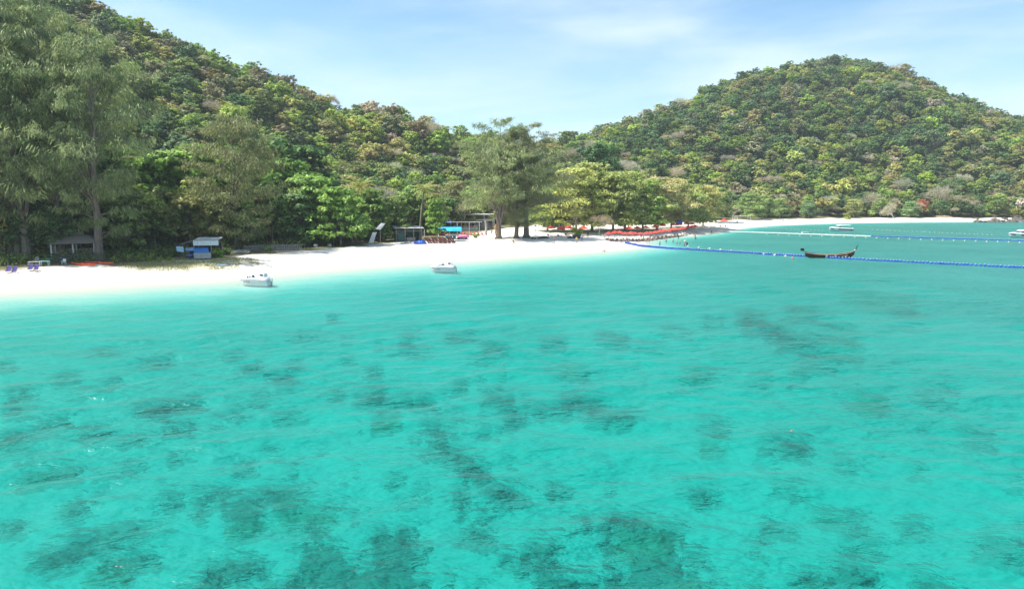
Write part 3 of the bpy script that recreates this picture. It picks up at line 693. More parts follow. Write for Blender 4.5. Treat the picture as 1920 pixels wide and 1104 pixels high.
def forest(name, label, idx):
    me = bpy.data.meshes.new(name); q = np.stack([P[idx,0], P[idx,1], Z[idx]-.4], 1)
    me.vertices.add(len(q)); me.vertices.foreach_set('co', q.astype(np.float32).ravel())
    a = me.attributes.new('vi','INT','POINT'); a.data.foreach_set('value', np.array([have.index(s) if s in have else 0 for s in shape_i[idx]], dtype=np.int32))
    a = me.attributes.new('rot','FLOAT_VECTOR','POINT'); a.data.foreach_set('vector', np.stack([np.zeros(len(idx)),np.zeros(len(idx)),rot[idx]],1).astype(np.float32).ravel())
    sv = np.stack([hsc[idx]*1.12, hsc[idx]*1.12, hsc[idx]*rg.uniform(.8,1.25,len(idx))],1)
    a = me.attributes.new('scl','FLOAT_VECTOR','POINT'); a.data.foreach_set('vector', sv.astype(np.float32).ravel())
    a = me.attributes.new('tcol','FLOAT_COLOR','POINT'); a.data.foreach_set('color', np.concatenate([cols[idx]*LIFT*1.0, np.ones((len(idx),1))],1).astype(np.float32).ravel())
    o = tag(linkmesh(name, me), label, 'forest', kind='stuff')
    ng = bpy.data.node_groups.new(name,'GeometryNodeTree'); ng.interface.new_socket('Geometry',in_out='INPUT',socket_type='NodeSocketGeometry'); ng.interface.new_socket('Geometry',in_out='OUTPUT',socket_type='NodeSocketGeometry')
    n_ = ng.nodes; l = ng.links.new
    gi, go = n_.new('NodeGroupInput'), n_.new('NodeGroupOutput'); g2i = n_.new('GeometryNodeGeometryToInstance')
    for j in reversed(have):                       # joined sockets come out in reverse order of linking
        oi = n_.new('GeometryNodeObjectInfo'); oi.inputs['Object'].default_value = srcs[j]; oi.transform_space = 'ORIGINAL'
        l(oi.outputs['Geometry'], g2i.inputs[0])
    def at(nm, typ):
        a_ = n_.new('GeometryNodeInputNamedAttribute'); a_.data_type = typ; a_.inputs['Name'].default_value = nm; return a_.outputs['Attribute']
    ip = n_.new('GeometryNodeInstanceOnPoints'); ip.inputs['Pick Instance'].default_value = True
    l(gi.outputs[0], ip.inputs['Points']); l(g2i.outputs[0], ip.inputs['Instance']); l(at('vi','INT'), ip.inputs['Instance Index'])
    l(at('rot','FLOAT_VECTOR'), ip.inputs['Rotation']); l(at('scl','FLOAT_VECTOR'), ip.inputs['Scale'])
    sm = n_.new('GeometryNodeSetMaterial'); sm.inputs['Material'].default_value = LEAFI
    l(ip.outputs[0], sm.inputs['Geometry']); l(sm.outputs[0], go.inputs[0])
    md = o.modifiers.new('trees','NODES'); md.node_group = ng
    return o
fr = far[right[far]]; fl_ = far[~right[far]]
forest('forest_on_far_hill', 'mixed dry and green woods covering the rounded hill across the bay', fr)
forest('forest_on_near_hill', 'mixed green woods covering the upper slope and ridge of the hill at left', fl_)

# taller trees filling the wooded flat between beach and hill
Pb = scatter(-150, 150, 120, 340, 7.2); Zb, Sb = heights(Pb[:,0], Pb[:,1])
ib = np.interp(Pb[:,0], [-200,-75,-45,-20,10,60,140], [22,26,36,62,84,40,26])
kb = (Sb > ib) & (Zb < 14); Pb, Zb = Pb[kb], Zb[kb]; kb = seen(Pb, Zb, 12); Pb, Zb = Pb[kb], Zb[kb]
ub, vb = proj(Pb[:,0], Pb[:,1], Zb+6); nb_ = 0
BN = [('mid green',MID),('bright green',(.125,.19,.045)),('olive',(.19,.195,.07)),('dark green',(.06,.11,.036))]
for i in range(len(Pb)):
    if not (-60 < ub[i] < 1420): continue
    q = rnd.randrange(4); s = rnd.uniform(.75,1.12); mk_ = mark(ub[i]); tier = rnd.random() < .65
    plant(BELT[i%4] if tier else ALMOND[i%3], 'woodland_tree', f"tall {BN[q][0]} {'round-crowned' if tier else 'tiered'} tree in the woods behind the {mk_}", (Pb[i,0],Pb[i,1],Zb[i]-.3), s, rnd.uniform(0,6.28), jit(BN[q][1], rnd), f'{BN[q][0]} trees behind the {mk_}', sz=s*rnd.uniform(.9,1.15)); nb_ += 1

# ------------------------------------------------------------------ shrubs, plants and ground cover on the left shore
def bush_mesh(seed, n=700, leaf=.22, flat=.8):
    g = np.random.default_rng(seed); lo = unit(g.normal(size=(9,3)))*np.array([.6,.6,.4]) + np.array([0,0,.55])
    C = lo[g.integers(0,9,n)] + unit(g.normal(size=(n,3)))*g.uniform(.2,.48,(n,1))*np.array([1,1,flat]); C[:,2] = np.maximum(C[:,2], .03)
    nr = unit(C - np.array([0,0,.2]) + g.normal(size=(n,3))*.5 + np.array([0,0,.4])); sz = leaf*g.uniform(.6,1.3,n)
    U, V_ = oriented(g, nr, sz*.7, .5); return leaves_mesh('foliage', C, U, V_, g.uniform(.75,1.25,n))
def spiky_mesh(seed, n=46):
    g = np.random.default_rng(seed); Cs, Us, Vs = [], [], []
    for i in range(n):
        a = g.uniform(0,6.28); e = g.uniform(.35,1.25); L_ = g.uniform(.7,1.15); p = np.array([0,0,.05]); d = np.array([math.cos(a)*math.cos(e), math.sin(a)*math.cos(e), math.sin(e)])
        sd_ = np.array([-math.sin(a), math.cos(a), 0])
        for k in range(3):
            Cs.append(p + d*L_*.17); Us.append(d*L_*.20); Vs.append(sd_*(.075-.015*k)); p = p + d*L_*.33; d = unit(d + np.array([0,0,-.38]))
    return leaves_mesh('foliage', np.array(Cs), np.array(Us), np.array(Vs), np.repeat(g.uniform(.8,1.2,n),3))
BUSH = [bush_mesh(300+i) for i in range(3)]; SPIKY = [spiky_mesh(310+i) for i in range(2)]
STEM = MB(); [STEM.tube([(0,0,-.1),(.15*math.cos(a),.15*math.sin(a),.35),(.45*math.cos(a),.45*math.sin(a),.8)],[.05,.04,.02],4) for a in (0,2.1,4.2)]; STEM = STEM.mesh('stem', BARK)
def shrub(me, label, p, s, col, name='shrub', cat='shrub', group=None, sz=None, stem=True):
    o = thing(name, label, cat, p, rnd.uniform(0,6.28), group); o.scale = (s, s, sz or s)
    c = linkmesh('foliage', me, o); c.color = (*[x*LIFT for x in col],1)
    if stem: linkmesh('stem', STEM, o)
    return o
shrub(BUSH[0], 'round yellow-green shrub in a stone planter on the beach', ground(1081,446)+Vector((0,0,1.0)), 1.9, (.20,.25,.035), sz=1.6)
shrub(BUSH[1], 'bright green shrub beside the blue counter of the hut', ground(405,483), 1.5, (.13,.20,.03), sz=1.55)
shrub(BUSH[2], 'yellow-green low shrub on the far sand edge', ground(1590,411), 2.2, (.22,.24,.04), sz=1.4)
for i,(u,v,s,c,lab) in enumerate([(300,484,1.5,(.10,.15,.03),'leafy green shrub left of the blue-tarped hut'),(326,482,1.6,(.065,.11,.028),'dark green shrub against the side of the hut'),
    (232,482,1.3,(.09,.14,.03),'green shrub behind the spiky lilies near the thick casuarina'),(255,478,1.7,(.075,.12,.028),'dark shrub in shade right of the thick casuarina'),(425,478,1.2,(.10,.15,.035),'small green shrub right of the hut'),
    (485,470,1.1,(.10,.15,.035),'little green shrub at the left end of the wooden fence'),(503,472,.9,(.10,.16,.035),'little green shrub at the middle of the wooden fence'),(570,460,1.6,(.09,.15,.03),'leafy shrub at the right end of the wooden fence'),
    (610,459,1.7,(.10,.17,.03),'leafy shrub under the low sea almond boughs'),(893,446,1.0,(.14,.18,.04),'small plant beside the pink cloth pile'),(18,494,.9,(.07,.11,.03),'low dark shrub behind the left deck chairs')]):
    shrub(BUSH[i%3], lab, ground(u,v), s, c)
for i,(u,v,s,lab) in enumerate([(215,492,1.5,'spider lily clump just right of the kayaks'),(240,490,1.6,'spider lily clump, second from the kayaks'),(262,490,1.7,'spider lily clump, third from the kayaks'),
    (282,491,1.7,'spider lily clump, fourth from the kayaks'),(300,492,1.4,'spider lily clump left of the grass bank'),(40,494,1.3,'spider lily clump between the two pairs of deck chairs'),(5,497,1.3,'spider lily clump at the left edge of the sand'),(143,488,1.0,'spider lily clump growing behind the kayaks'),(318,490,1.2,'spider lily clump at the foot of the dark shrub')]):
    shrub(SPIKY[i%2], lab, ground(u,v), s, (.16,.20,.035), 'spider_lily', 'plant', stem=False)
# undergrowth in the shade of the woods
g = np.random.default_rng(90); Pu = scatter(-140, 60, 105, 230, 1.7); Zu, Su = heights(Pu[:,0], Pu[:,1])
iu = np.interp(Pu[:,0], [-200,-75,-45,-20,10,60], [18,21,30,56,84,36]); ku = (Su > iu) & (Su < iu+34); Pu, Zu = Pu[ku], Zu[ku]
uu, vu = proj(Pu[:,0], Pu[:,1], Zu); ku = (uu > -20) & (uu < 1300); Pu, Zu = Pu[ku], Zu[ku]; n = len(Pu)*26
C = np.repeat(np.column_stack([Pu, Zu]), 26, 0) + g.normal(size=(n,3))*np.array([.7,.7,.55])*np.repeat(g.uniform(.6,1.5,len(Pu)),26)[:,None] + np.array([0,0,.8])
U, V_ = oriented(g, unit(g.normal(size=(n,3))+np.array([0,0,1.2])), .19*g.uniform(.6,1.3,n), .55)
o = linkmesh('undergrowth', leaves_mesh('undergrowth', C, U, V_, np.repeat(g.uniform(.7,1.3,len(Pu)),26))); o.color = (.16,.23,.06,1); tag(o, 'low leafy undergrowth in the shade behind the beach', 'undergrowth', kind='stuff')
# grass bank in front of the hut
g = np.random.default_rng(91); Cs = []
for u, v, ru, rv, n in [(300,497,60,7,2600),(380,491,70,9,3600),(440,487,45,5,1800),(340,494,80,6,2400),(250,497,30,4,700)]:
    for _ in range(n):
        p = gp(u+ru*g.uniform(-1,1), v+rv*(g.uniform(-1,1)+g.uniform(-1,1))*.5, 1.5); Cs.append((p.x, p.y, 0))
C = np.array(Cs); C[:,2] = heights(C[:,0], C[:,1])[0]; n = len(C); up = unit(g.normal(size=(n,3))*.45 + np.array([0,0,1.])); L_ = g.uniform(.05,.13,(n,1))
o = linkmesh('grass_bank', leaves_mesh('grass', C+up*L_, up*L_, unit(np.cross(up, g.normal(size=(n,3))))*.045, g.uniform(.7,1.3,n))); o.color = (.40,.38,.15,1); tag(o, 'dry yellowish grass on the sand in front of the hut', 'grass', kind='stuff')

# ------------------------------------------------------------------ corals on the seabed
CORALM = mat('coral', (.07,.062,.042), .95, .4, 1.1, col2=(.022,.02,.016), bump=.1)
CORALG = mat('coral_green', (.24,.23,.09), .95, .4, 1.1, col2=(.10,.09,.05), bump=.1)
import bmesh
def lump(seed, sub=4, amp=.32, fl=.5, freq=2.2, m=CORALM, name='coral'):
    bm = bmesh.new(); bmesh.ops.create_icosphere(bm, subdivisions=sub, radius=1)
    co = np.array([v.co[:] for v in bm.verts]); r = 1 + amp*fbm(co[:,0]*freq+co[:,2]*1.7+seed*3.1, co[:,1]*freq-co[:,2]*1.3+seed*1.7, seed, 4)
    co = co*r[:,None]*np.array([1,1,fl])
    for v, c in zip(bm.verts, co): v.co = c
    me = bpy.data.meshes.new(name); bm.to_mesh(me); bm.free(); me.materials.append(m); me.shade_smooth(); return me
def coral_mesh(seed, m):
    g = random.Random(seed); vs, fs = [], []
    for k in range(9):
        me_ = lump(seed*10+k, 3, .5, .55, 2.4, m); a = g.uniform(0,6.28); r = 0 if k == 0 else g.uniform(.3,.95); q = g.uniform(.45,.6) if k == 0 else g.uniform(.16,.42)
        n0 = len(vs); vs += [(v.co.x*q+r*math.cos(a), v.co.y*q+r*math.sin(a), v.co.z*q*(1-.4*r)) for v in me_.vertices]; fs += [tuple(i+n0 for i in p.vertices) for p in me_.polygons]; bpy.data.meshes.remove(me_)
    me_ = bpy.data.meshes.new('coral_head'); me_.from_pydata(vs, [], fs); me_.materials.append(m); me_.shade_smooth(); return me_
COR = [coral_mesh(40+i, CORALG if i == 4 else CORALM) for i in range(6)]
corals = [(40,733,70),(130,705,72),(290,680,72),(470,690,70),(520,702,80),(350,757,80),(300,765,95),(185,800,72),(105,790,75),(30,812,90),(258,815,60),(330,800,70),(540,770,62),
 (55,890,80),(120,885,90),(135,945,70),(20,980,70),(295,970,52),(400,900,95),(455,925,120),(525,905,100),(560,945,110),(480,965,80),(165,1000,150),(100,1020,100),(250,1025,90),(215,1060,90),
 (600,1030,130),(650,1060,120),(560,1075,100),(360,1085,130),(440,1040,100),(700,690,60),(690,735,70),(730,745,80),(720,790,90),(790,750,80),(860,715,60),(830,835,90),(880,855,95),
 (940,740,90),(975,770,100),(1030,760,80),(1090,740,90),(1130,770,100),(1180,765,70),(740,1000,100),(730,1060,120),(760,970,70),(950,905,90),(890,980,80),(1060,1050,110),(1010,1010,100),(1170,960,150),(1200,1000,140),(1230,1040,150),(1160,1070,120),
 (1450,960,80),(1480,822,90),(1345,780,70),(1340,815,60),(1310,905,70),(1560,940,70),(1620,985,80),(1600,1040,90),(1540,1050,80),(1720,960,70),(1290,1075,110),(1380,1085,90),(1760,1060,100),(1880,1000,90),
 (1470,632,120),(1560,640,100),(1640,558,150),(1500,585,110),(1420,610,110),(1560,610,90),(1340,600,80),(1150,632,80),(1210,640,70),(1530,670,120),(1400,590,90),(1700,590,90),(1250,615,70),
 (860,628,60),(650,635,45),(570,628,50),(190,660,50),(440,662,50),(760,655,60),(930,650,70),(1030,640,70),(620,600,40),(1080,690,80),(1300,690,80),(1620,740,90),(1750,720,90),(1830,800,90),(210,718,40),(10,690,60),(25,760,50)]
gc = random.Random(12)
for i,(u,v,wd) in enumerate(corals):
    Yd = gp(u,v,-1.0); zb = hz(Yd.x, Yd.y); pxm = F/math.hypot(Yd.y, 12)
    s = wd/pxm*.66
    reg = 'the lower left' if (u < 700 and v > 850) else 'the left' if u < 700 else 'the bottom middle' if (u < 1320 and v > 850) else 'the middle' if u < 1320 else 'the right'
    dist = 'near the viewer' if v > 850 else ('in mid water' if v > 700 else 'far out towards the beach')
    q = gc.choice([0,1,2,3,5] if gc.random() > .14 else [4])
    o = linkmesh('coral_head', COR[q], None, (Yd.x, Yd.y, zb-.05)); o.rotation_euler = (0,0,gc.uniform(0,6.28)); o.scale = (s*1.0, s*gc.uniform(.7,1.05), min(s, 1.3)*gc.uniform(.5,.8))
    side = 'left' if u < 640 else ('middle' if u < 1280 else 'right')
    tag(o, f"{'greenish' if q == 4 else 'dark'} coral head under the water, {side} of the picture, {dist}", 'coral', f'coral heads {side}, {dist}')
# smaller coral rubble between them
for i in range(210):
    u, v = (gc.uniform(-20,1940), 600 + 500*gc.random()**.8) if i < 110 else (gc.uniform(-20,1000), 630 + 330*gc.random())
    if vnoise(np.array([u/260.]), np.array([v/130.]), 8)[0] < -.25: continue
    p = gp(u,v,-1.2); zb = hz(p.x,p.y); s = gc.uniform(.25,.8)*(1+p.y/90)
    side = 'left' if u < 640 else ('middle' if u < 1280 else 'right')
    o = linkmesh('coral_head', COR[gc.choice([0,1,2,3,5])], None, (p.x,p.y,zb-.04)); o.rotation_euler = (0,0,gc.uniform(0,6.28)); o.scale = (s, s*gc.uniform(.6,1), s*.5)
    tag(o, f'small dark coral lump scattered between larger heads, {side} of the picture', 'coral', f'small coral lumps, {side}')

# ------------------------------------------------------------------ boats
def cabin_boat(label, p, rz, s=1.0, mast=True):
    """white 5 m cuddy boat; bow towards -x"""
    o = thing('cabin_boat', label, 'boat', p, rz); o.scale = (s,s,s)
    xs = [-2.75,-2.55,-2.1,-1.4,-.5,.6,1.6,2.25]
    bm = [.04,.38,.70,.92,1.02,1.05,1.0,.93]; sh = [.92,.90,.87,.83,.79,.76,.74,.73]; ch = [.50,.34,.16,.05,.0,-.02,-.02,-.02]; cb = [.02,.22,.50,.74,.86,.90,.86,.80]; kl = [.30,.02,-.22,-.32,-.35,-.35,-.33,-.32]
    rings = []
    for x, b, h, c, cw, k in zip(xs,bm,sh,ch,cb,kl): rings.append([(x,0,k),(x+.02,cw,c),(x-.12*(1-b),b,h),(x-.12*(1-b),-b,h),(x+.02,-cw,c)])
    MB().loft(rings).build('hull', WHITE, o, True).data.shade_flat()
    rail = MB(); L1 = [(x-.12*(1-b),b+.02,h+.01) for x,b,h in zip(xs,bm,sh)]; L2 = [(a,-b,c) for a,b,c in L1]
    rail.tube(L1, .035, 5); rail.tube(L2, .035, 5); rail.tube([L1[-1],L2[-1]], .035, 5); rail.build('rub_rail', mat('grey_rail', (.30,.29,.28), .5), o)
    # deck and cabin: one moulded shell
    rk = []
    dh = [.05,.24,.48,.70,.84,.82,.58,.42]
    for x, b, h, d in zip(xs,bm,sh,dh):
        x0 = x-.12*(1-b); rk.append([(x0,b,h+.03),(x0,b*.93,h+.06+d*.35),(x0+.05,b*.68,h+.05+d*.95),(x0+.05,b*.3,h+.08+d*1.08),(x0+.05,-b*.3,h+.08+d*1.08),(x0+.05,-b*.68,h+.05+d*.95),(x0,-b*.93,h+.06+d*.35),(x0,-b,h+.03)])
    MB().loft(rk).build('deck', WHITE, o, True)
    MB().box((1.15,0,1.68),(.95,1.2,.46),None,.86).build('aft_canopy', WHITE, o)
    for sgn in (-1,1):
        for xa, xb, za in ((-1.25,-.98,1.42),(-.86,-.60,1.50),(-.45,.20,1.56)):
            MB().slab([(xa,sgn*.84,za-.13),(xb,sgn*.88,za-.12),(xb,sgn*.80,za+.12),(xa+.12,sgn*.77,za+.10)], -.05*sgn).build('window', DARKGLASS, o)
        MB().slab([(.88,sgn*.60,1.60),(1.44,sgn*.60,1.60),(1.38,sgn*.56,1.82),(.94,sgn*.56,1.82)], -.05*sgn).build('window', DARKGLASS, o)
    MB().tube([(.48,-.62,1.35),(.48,-.62,1.62)],.04,5).box((.50,-.62,1.64),(.16,.3,.10)).build('steering_wheel', mat('grey_blue',(.35,.42,.48),.5), o)
    br = MB(); br.tube([(-2.3,.55,1.05),(-2.35,.52,1.38),(-2.75,0,1.45),(-2.35,-.52,1.38),(-2.3,-.55,1.05)],.018,4); br.tube([(-1.5,.72,1.2),(-1.55,.7,1.5),(-2.35,.52,1.38)],.016,4); br.tube([(-1.5,-.72,1.2),(-1.55,-.7,1.5),(-2.35,-.52,1.38)],.016,4); br.build('bow_rail', GREYMETAL, o)
    if mast:
        m_ = MB().tube([(1.2,0,1.75),(1.22,0,2.75)],.02,5).build('mast', GREYMETAL, o); MB().box((1.25,0,2.72),(.34,.1,.08),(0,.4,0)).build('light', GREYMETAL, m_)
    ob = MB().box((2.45,0,.92),(.42,.40,.55),(0,.1,0),.8).build('outboard_motor', WHITE, o); MB().tube([(2.48,0,.7),(2.62,0,-.35)],[.09,.07],6).build('motor_leg', GREYMETAL, ob)
    MB().tube([(2.30,-.7,.72),(2.55,-.8,.1),(2.6,-.85,-.25)],.02,4).build('stern_line', mat('rope',(.55,.52,.45),.9), o)
    MB().tube([(-2.8,0,.85),(-3.1,-.25,.35),(-3.2,-.3,-.2)],.02,4).build('bow_line', MATS['rope'], o)
    # worn lettering on the bow half of both sides
    pr = bpy.data.materials.new('worn_lettering'); pr.use_nodes = True; t = pr.node_tree; b_ = t.nodes['Principled BSDF']
    w_ = N(t,'ShaderNodeTexNoise'); w_.inputs['Scale'].default_value = 9; w_.inputs['Detail'].default_value = 2; gg = N(t,'ShaderNodeNewGeometry'); t.links.new(gg.outputs['Position'], w_.inputs['Vector'])
    cr = N(t,'ShaderNodeValToRGB'); cr.color_ramp.interpolation = 'CONSTANT'; cr.color_ramp.elements[0].color = (.55,.30,.26,1); cr.color_ramp.elements[1].position = .5; cr.color_ramp.elements[1].color = (.80,.81,.80,1); e_ = cr.color_ramp.elements.new(.42); e_.color = (.25,.22,.22,1)
    t.links.new(w_.outputs['Fac'], cr.inputs[0]); t.links.new(cr.outputs[0], b_.inputs['Base Color']); b_.inputs['Roughness'].default_value = .4
    for sgn in (-1,1):
        MB().slab([(-1.75,sgn*.815,.50),(-.60,sgn*.985,.44),(-.60,sgn*1.01,.66),(-1.75,sgn*.85,.70)], -.012*sgn).build('lettering', pr, o)
    return o
cabin_boat('white cabin boat with a thin mast moored nearest the left beach', gp(482,534.5), -.18, .90)
cabin_boat('smaller white cabin boat without mast moored off the middle of the beach', gp(833,509), -.12, .84, False)

def speedboat(label, p, rz, s=1.0):
    """white 10 m passenger speedboat with red flash, bow towards -x"""
    o = thing('speedboat', label, 'boat', p, rz); o.scale = (s,s,s)
    xs = [-5.0,-4.6,-3.6,-2.0,0,2.2,4.2]; bm = [.05,.55,1.05,1.38,1.5,1.5,1.42]; sh = [1.42,1.40,1.34,1.24,1.12,1.02,.95]; ch = [.95,.68,.38,.18,.08,.05,.05]; cb = [.03,.34,.78,1.12,1.28,1.3,1.24]; kl = [.6,.1,-.25,-.42,-.48,-.48,-.45]
    def rng(lo, hi, out=0):
        q = []
        for x,b,h,c,w_ in zip(xs,bm,sh,ch,cb):
            q.append([(x, w_+(b-w_)*k+out, c+(h-c)*k) for k in (lo,hi)])
        return q
    rings = [[(x,0,k),(x,w_,c),(x,b,h),(x,-b,h),(x,-w_,c)] for x,b,h,c,w_,k in zip(xs,bm,sh,ch,cb,kl)]
    MB().loft(rings).build('hull', WHITE, o)
    dk = [[(x,b,h+.02),(x,b*.85,h+.22*min(1,b)),(x,0,h+.34*min(1,b)),(x,-b*.85,h+.22*min(1,b)),(x,-b,h+.02)] for x,b,h in zip(xs,bm,sh)]
    MB().loft(dk).build('deck', WHITE, o)
    for sgn in (-1,1):
        st_ = MB(); q = rng(.42,.80,.012)
        for a, b in list(zip(q, q[1:]))[3:]: st_.quad((a[0][0],sgn*a[0][1],a[0][2]),(b[0][0],sgn*b[0][1],b[0][2]),(b[1][0],sgn*b[1][1],b[1][2]),(a[1][0],sgn*a[1][1],a[1][2]))
        st_.build('red_flash', mat('red_paint',(.50,.015,.035),.35,.1), o)
        st_ = MB()
        for a, b in list(zip(q, q[1:]))[:2]: st_.quad((a[0][0],sgn*a[0][1],a[0][2]),(b[0][0],sgn*b[0][1],b[0][2]),(b[1][0],sgn*b[1][1],b[1][2]),(a[1][0],sgn*a[1][1],a[1][2]))
        st_.build('dark_flash', mat('maroon_paint',(.07,.02,.03),.4,.1), o)
        MB().box((3.2,sgn*1.52,.42),(.28,.06,.42),(0,.5,0)).build('emblem', BLACK, o)
        MB().slab([(-1.9,sgn*1.02,1.5),(-.6,sgn*1.12,1.42),(-.9,sgn*.98,1.82),(-1.6,sgn*.9,1.82)], .03).build('windshield', DARKGLASS, o)
    for x in (-1.2,.9,2.9):
        for sgn in (-1,1): MB().tube([(x-.2,sgn*1.15,1.25),(x,sgn*1.1,2.2)],.03,5).build('canopy_post', GREYMETAL, o)
    MB().loft([[(-1.9,-.9,2.12),(-1.9,.9,2.12),(-1.7,.9,2.2),(-1.7,-.9,2.2)],[(-.6,-1.25,2.22),(-.6,1.25,2.22),(-.6,1.15,2.42),(-.6,-1.15,2.42)],[(2.6,-1.25,2.22),(2.6,1.25,2.22),(2.6,1.15,2.40),(2.6,-1.15,2.40)],[(3.3,-1.1,2.3),(3.3,1.1,2.3),(3.3,1.0,2.36),(3.3,-1.0,2.36)]]).build('canopy', WHITE, o)
    MB().tube([(3.2,0,2.3),(3.35,0,2.9)],.02,4).build('aerial', GREYMETAL, o)
    for x in (.2,1.2,2.2): MB().box((x,0,1.32),(.45,1.9,.35)).build('seat', mat('seat_white',(.6,.6,.58),.6), o)
    for y in (-.55,.55): MB().box((4.45,y,.85),(.5,.42,.75),(0,.12,0),.8).build('outboard_motor', BLACK, o)
    return o
speedboat('white speedboat with red flash moored beyond the white float line', gp(1577,433.5), .13, .98)
speedboat('white speedboat with red flash cut off by the right edge of the picture', gp(1919,445.5), .12, 1.02)

def longtail(p, rz):
    o = thing('longtail_boat', 'dark brown wooden longtail boat beside the blue float line', 'boat', p, rz)
    xs = [-5.0,-4.2,-2.6,-.6,1.4,3.2,4.3,4.95]; bm = [.42,.62,.82,.92,.90,.66,.32,.06]; sh = [1.05,.92,.72,.62,.66,.92,1.22,1.55]; kl = [.30,.02,-.18,-.25,-.24,-.12,.15,.75]
    out_ = [[(x,0,k),(x,b*.62,k+(h-k)*.35),(x,b,h)] for x,b,h,k in zip(xs,bm,sh,kl)]
    MAH = mat('mahogany', (.115,.032,.022), .45, .3, 2.0, stretch=(.3,1,3)); hull = MB()
    full = [[(a[2][0],-a[2][1],a[2][2]),(a[1][0],-a[1][1],a[1][2]),a[0],a[1],a[2]] for a in out_]
    inn = [[(x,y*.93,z+(.06 if i in (1,2,3) else 0)) for i,(x,y,z) in enumerate(r)] for r in full]
    hull.loft([a + b[::-1] for a, b in zip(full, inn)], True); hull.build('hull', MAH, o)
    for sgn in (-1,1):
        MB().tube([(x,sgn*(b+.02),h+.02) for x,b,h in zip(xs,bm,sh)],.05,5).build('gunwale', mat('tan_wood',(.36,.24,.14),.6), o)
        MB().slab([(2.0,sgn*.87,.25),(3.35,sgn*.64,.42),(3.35,sgn*.68,.60),(2.0,sgn*.91,.43)],-.02*sgn).build('name_board', mat('pale_lettering',(.62,.55,.45),.6,.3,14.0), o)
        for x in (-1.05,.75): MB().slab([(x-.2,sgn*.955,.66),(x+.2,sgn*.955,.66),(x+.2,sgn*.80,-.02),(x-.2,sgn*.80,-.02)],.03*sgn).build('white_fender', WPAINT, o)
    pr = MB().tube([(4.75,0,1.25),(5.2,0,1.95),(5.5,0,2.65)],[.14,.12,.09],6).build('prow_post', BLACK, o)
    MB().tube([(4.98,0,1.60),(5.06,0,1.74)],[.17,.16],8).build('ribbon', WPAINT, pr); MB().tube([(3.1,-.72,1.0),(2.7,-.9,.1)],.03,4).build('mooring_rope', MATS['rope'], o)
    for x in (-3.2,-1.6,0,1.5,2.8): MB().box((x,0,.42 if x < 2 else .62),(.28,1.25 if x < 2 else .9,.05)).build('thwart', MATS['tan_wood'], o)
    MB().box((-.5,0,.02),(5.4,1.0,.04)).build('floor_board', WOODG, o)
    en = MB().box((-5.75,0,1.72),(.62,.42,.52)).build('engine', BLACK, o); MB().tube([(-5.6,0,1.5),(-4.6,0,1.15),(-2.3,.05,.95)],[.12,.1,.06],6).build('tiller_shaft', GREYMETAL, en)
    MB().tube([(-4.7,0,.8),(-4.75,0,1.25)],.07,6).build('engine_mount', GREYMETAL, o); MB().box((-3.4,.1,.98),(.9,.5,.12)).build('blue_cloth', BLUETARP, o)
    return o
longtail(gp(1556,483.5), -.05)
d_ = thing('dinghy', 'small white dinghy floating just behind the white float line', 'boat', gp(1510,437), .1)
MB().loft([[(x,y*b,z) for y,z in ((-1,.45),(-.75,.0),(0,-.12),(.75,.0),(1,.45),(.82,.45),(.6,.12),(0,.05),(-.6,.12),(-.82,.45))] for x,b in ((-1.5,.12),(-1.1,.5),(-.3,.75),(.7,.8),(1.4,.72))]).build('hull', WHITE, d_)
for x in (-.4,.6): MB().box((x,0,.36),(.25,1.15,.05)).build('thwart', WPAINT, d_)

# ------------------------------------------------------------------ float lines
FL = MB(); FL.loft([[(x*a,y*a,z) for x,y in ((-.2,-.24),(.2,-.24),(.24,-.2),(.24,.2),(.2,.24),(-.2,.24),(-.24,.2),(-.24,-.2))] for z,a in ((-.18,.9),(-.14,1.0),(.16,1.0),(.235,.86),(.25,.6))])
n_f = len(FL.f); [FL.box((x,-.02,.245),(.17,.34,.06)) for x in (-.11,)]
FLB = FL.mesh('float', BLUEPL); FLB.materials.append(mat('painted_highlight',(.62,.70,.84),.4)); [setattr(p_, 'material_index', 1 if p_.index >= n_f else 0) for p_ in FLB.polygons]; FLW = FL.mesh('float', WPAINT)  # sun highlight painted as a pale block on top of each blue float
def chain(o, a, b, pitch, me, sag=.6, seed=1, nmax=300):
    g = random.Random(seed); n = min(nmax, int((b-a).length/pitch)); ang = math.atan2(b.y-a.y, b.x-a.x)
    for i in range(n):
        k = (i+.5)/n; p = a.lerp(b, k) + Vector((0,1,0))*(sag*math.sin(k*3.14) + .25*math.sin(k*23) + .12*math.sin(k*61))
        zz = max(0, hz(p.x,p.y)+.18) if i < 60 else 0
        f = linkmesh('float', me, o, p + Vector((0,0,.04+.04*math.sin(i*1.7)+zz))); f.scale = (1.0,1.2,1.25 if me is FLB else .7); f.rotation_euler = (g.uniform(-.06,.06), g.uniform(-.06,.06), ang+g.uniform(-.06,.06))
    return n
o = thing('float_line', 'line of blue cube floats from the beach, passing in front of the longtail boat', 'float line')
A, M_, B = gp(1172,461), gp(1560,484.5), gp(1990,506)
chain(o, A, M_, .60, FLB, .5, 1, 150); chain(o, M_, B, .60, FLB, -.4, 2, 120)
MB().tube([gp(1135,459,.9)+Vector((0,0,.05)), gp(1155,460,.7)+Vector((0,0,.05)), gp(1175,461,.2)+Vector((0,0,.1))],.05,5).build('rope', MATS['rope'], o)
o = thing('float_line', 'white float line crossing the bay below the moored speedboat', 'float line'); chain(o, gp(1368,434.5), gp(1632,443.2), .52, FLW, .3, 3, 220)
o = thing('float_line', 'blue float line continuing from the white one to the right edge', 'float line'); chain(o, gp(1633,443.4), gp(1985,454), .60, FLB, .3, 4, 160)
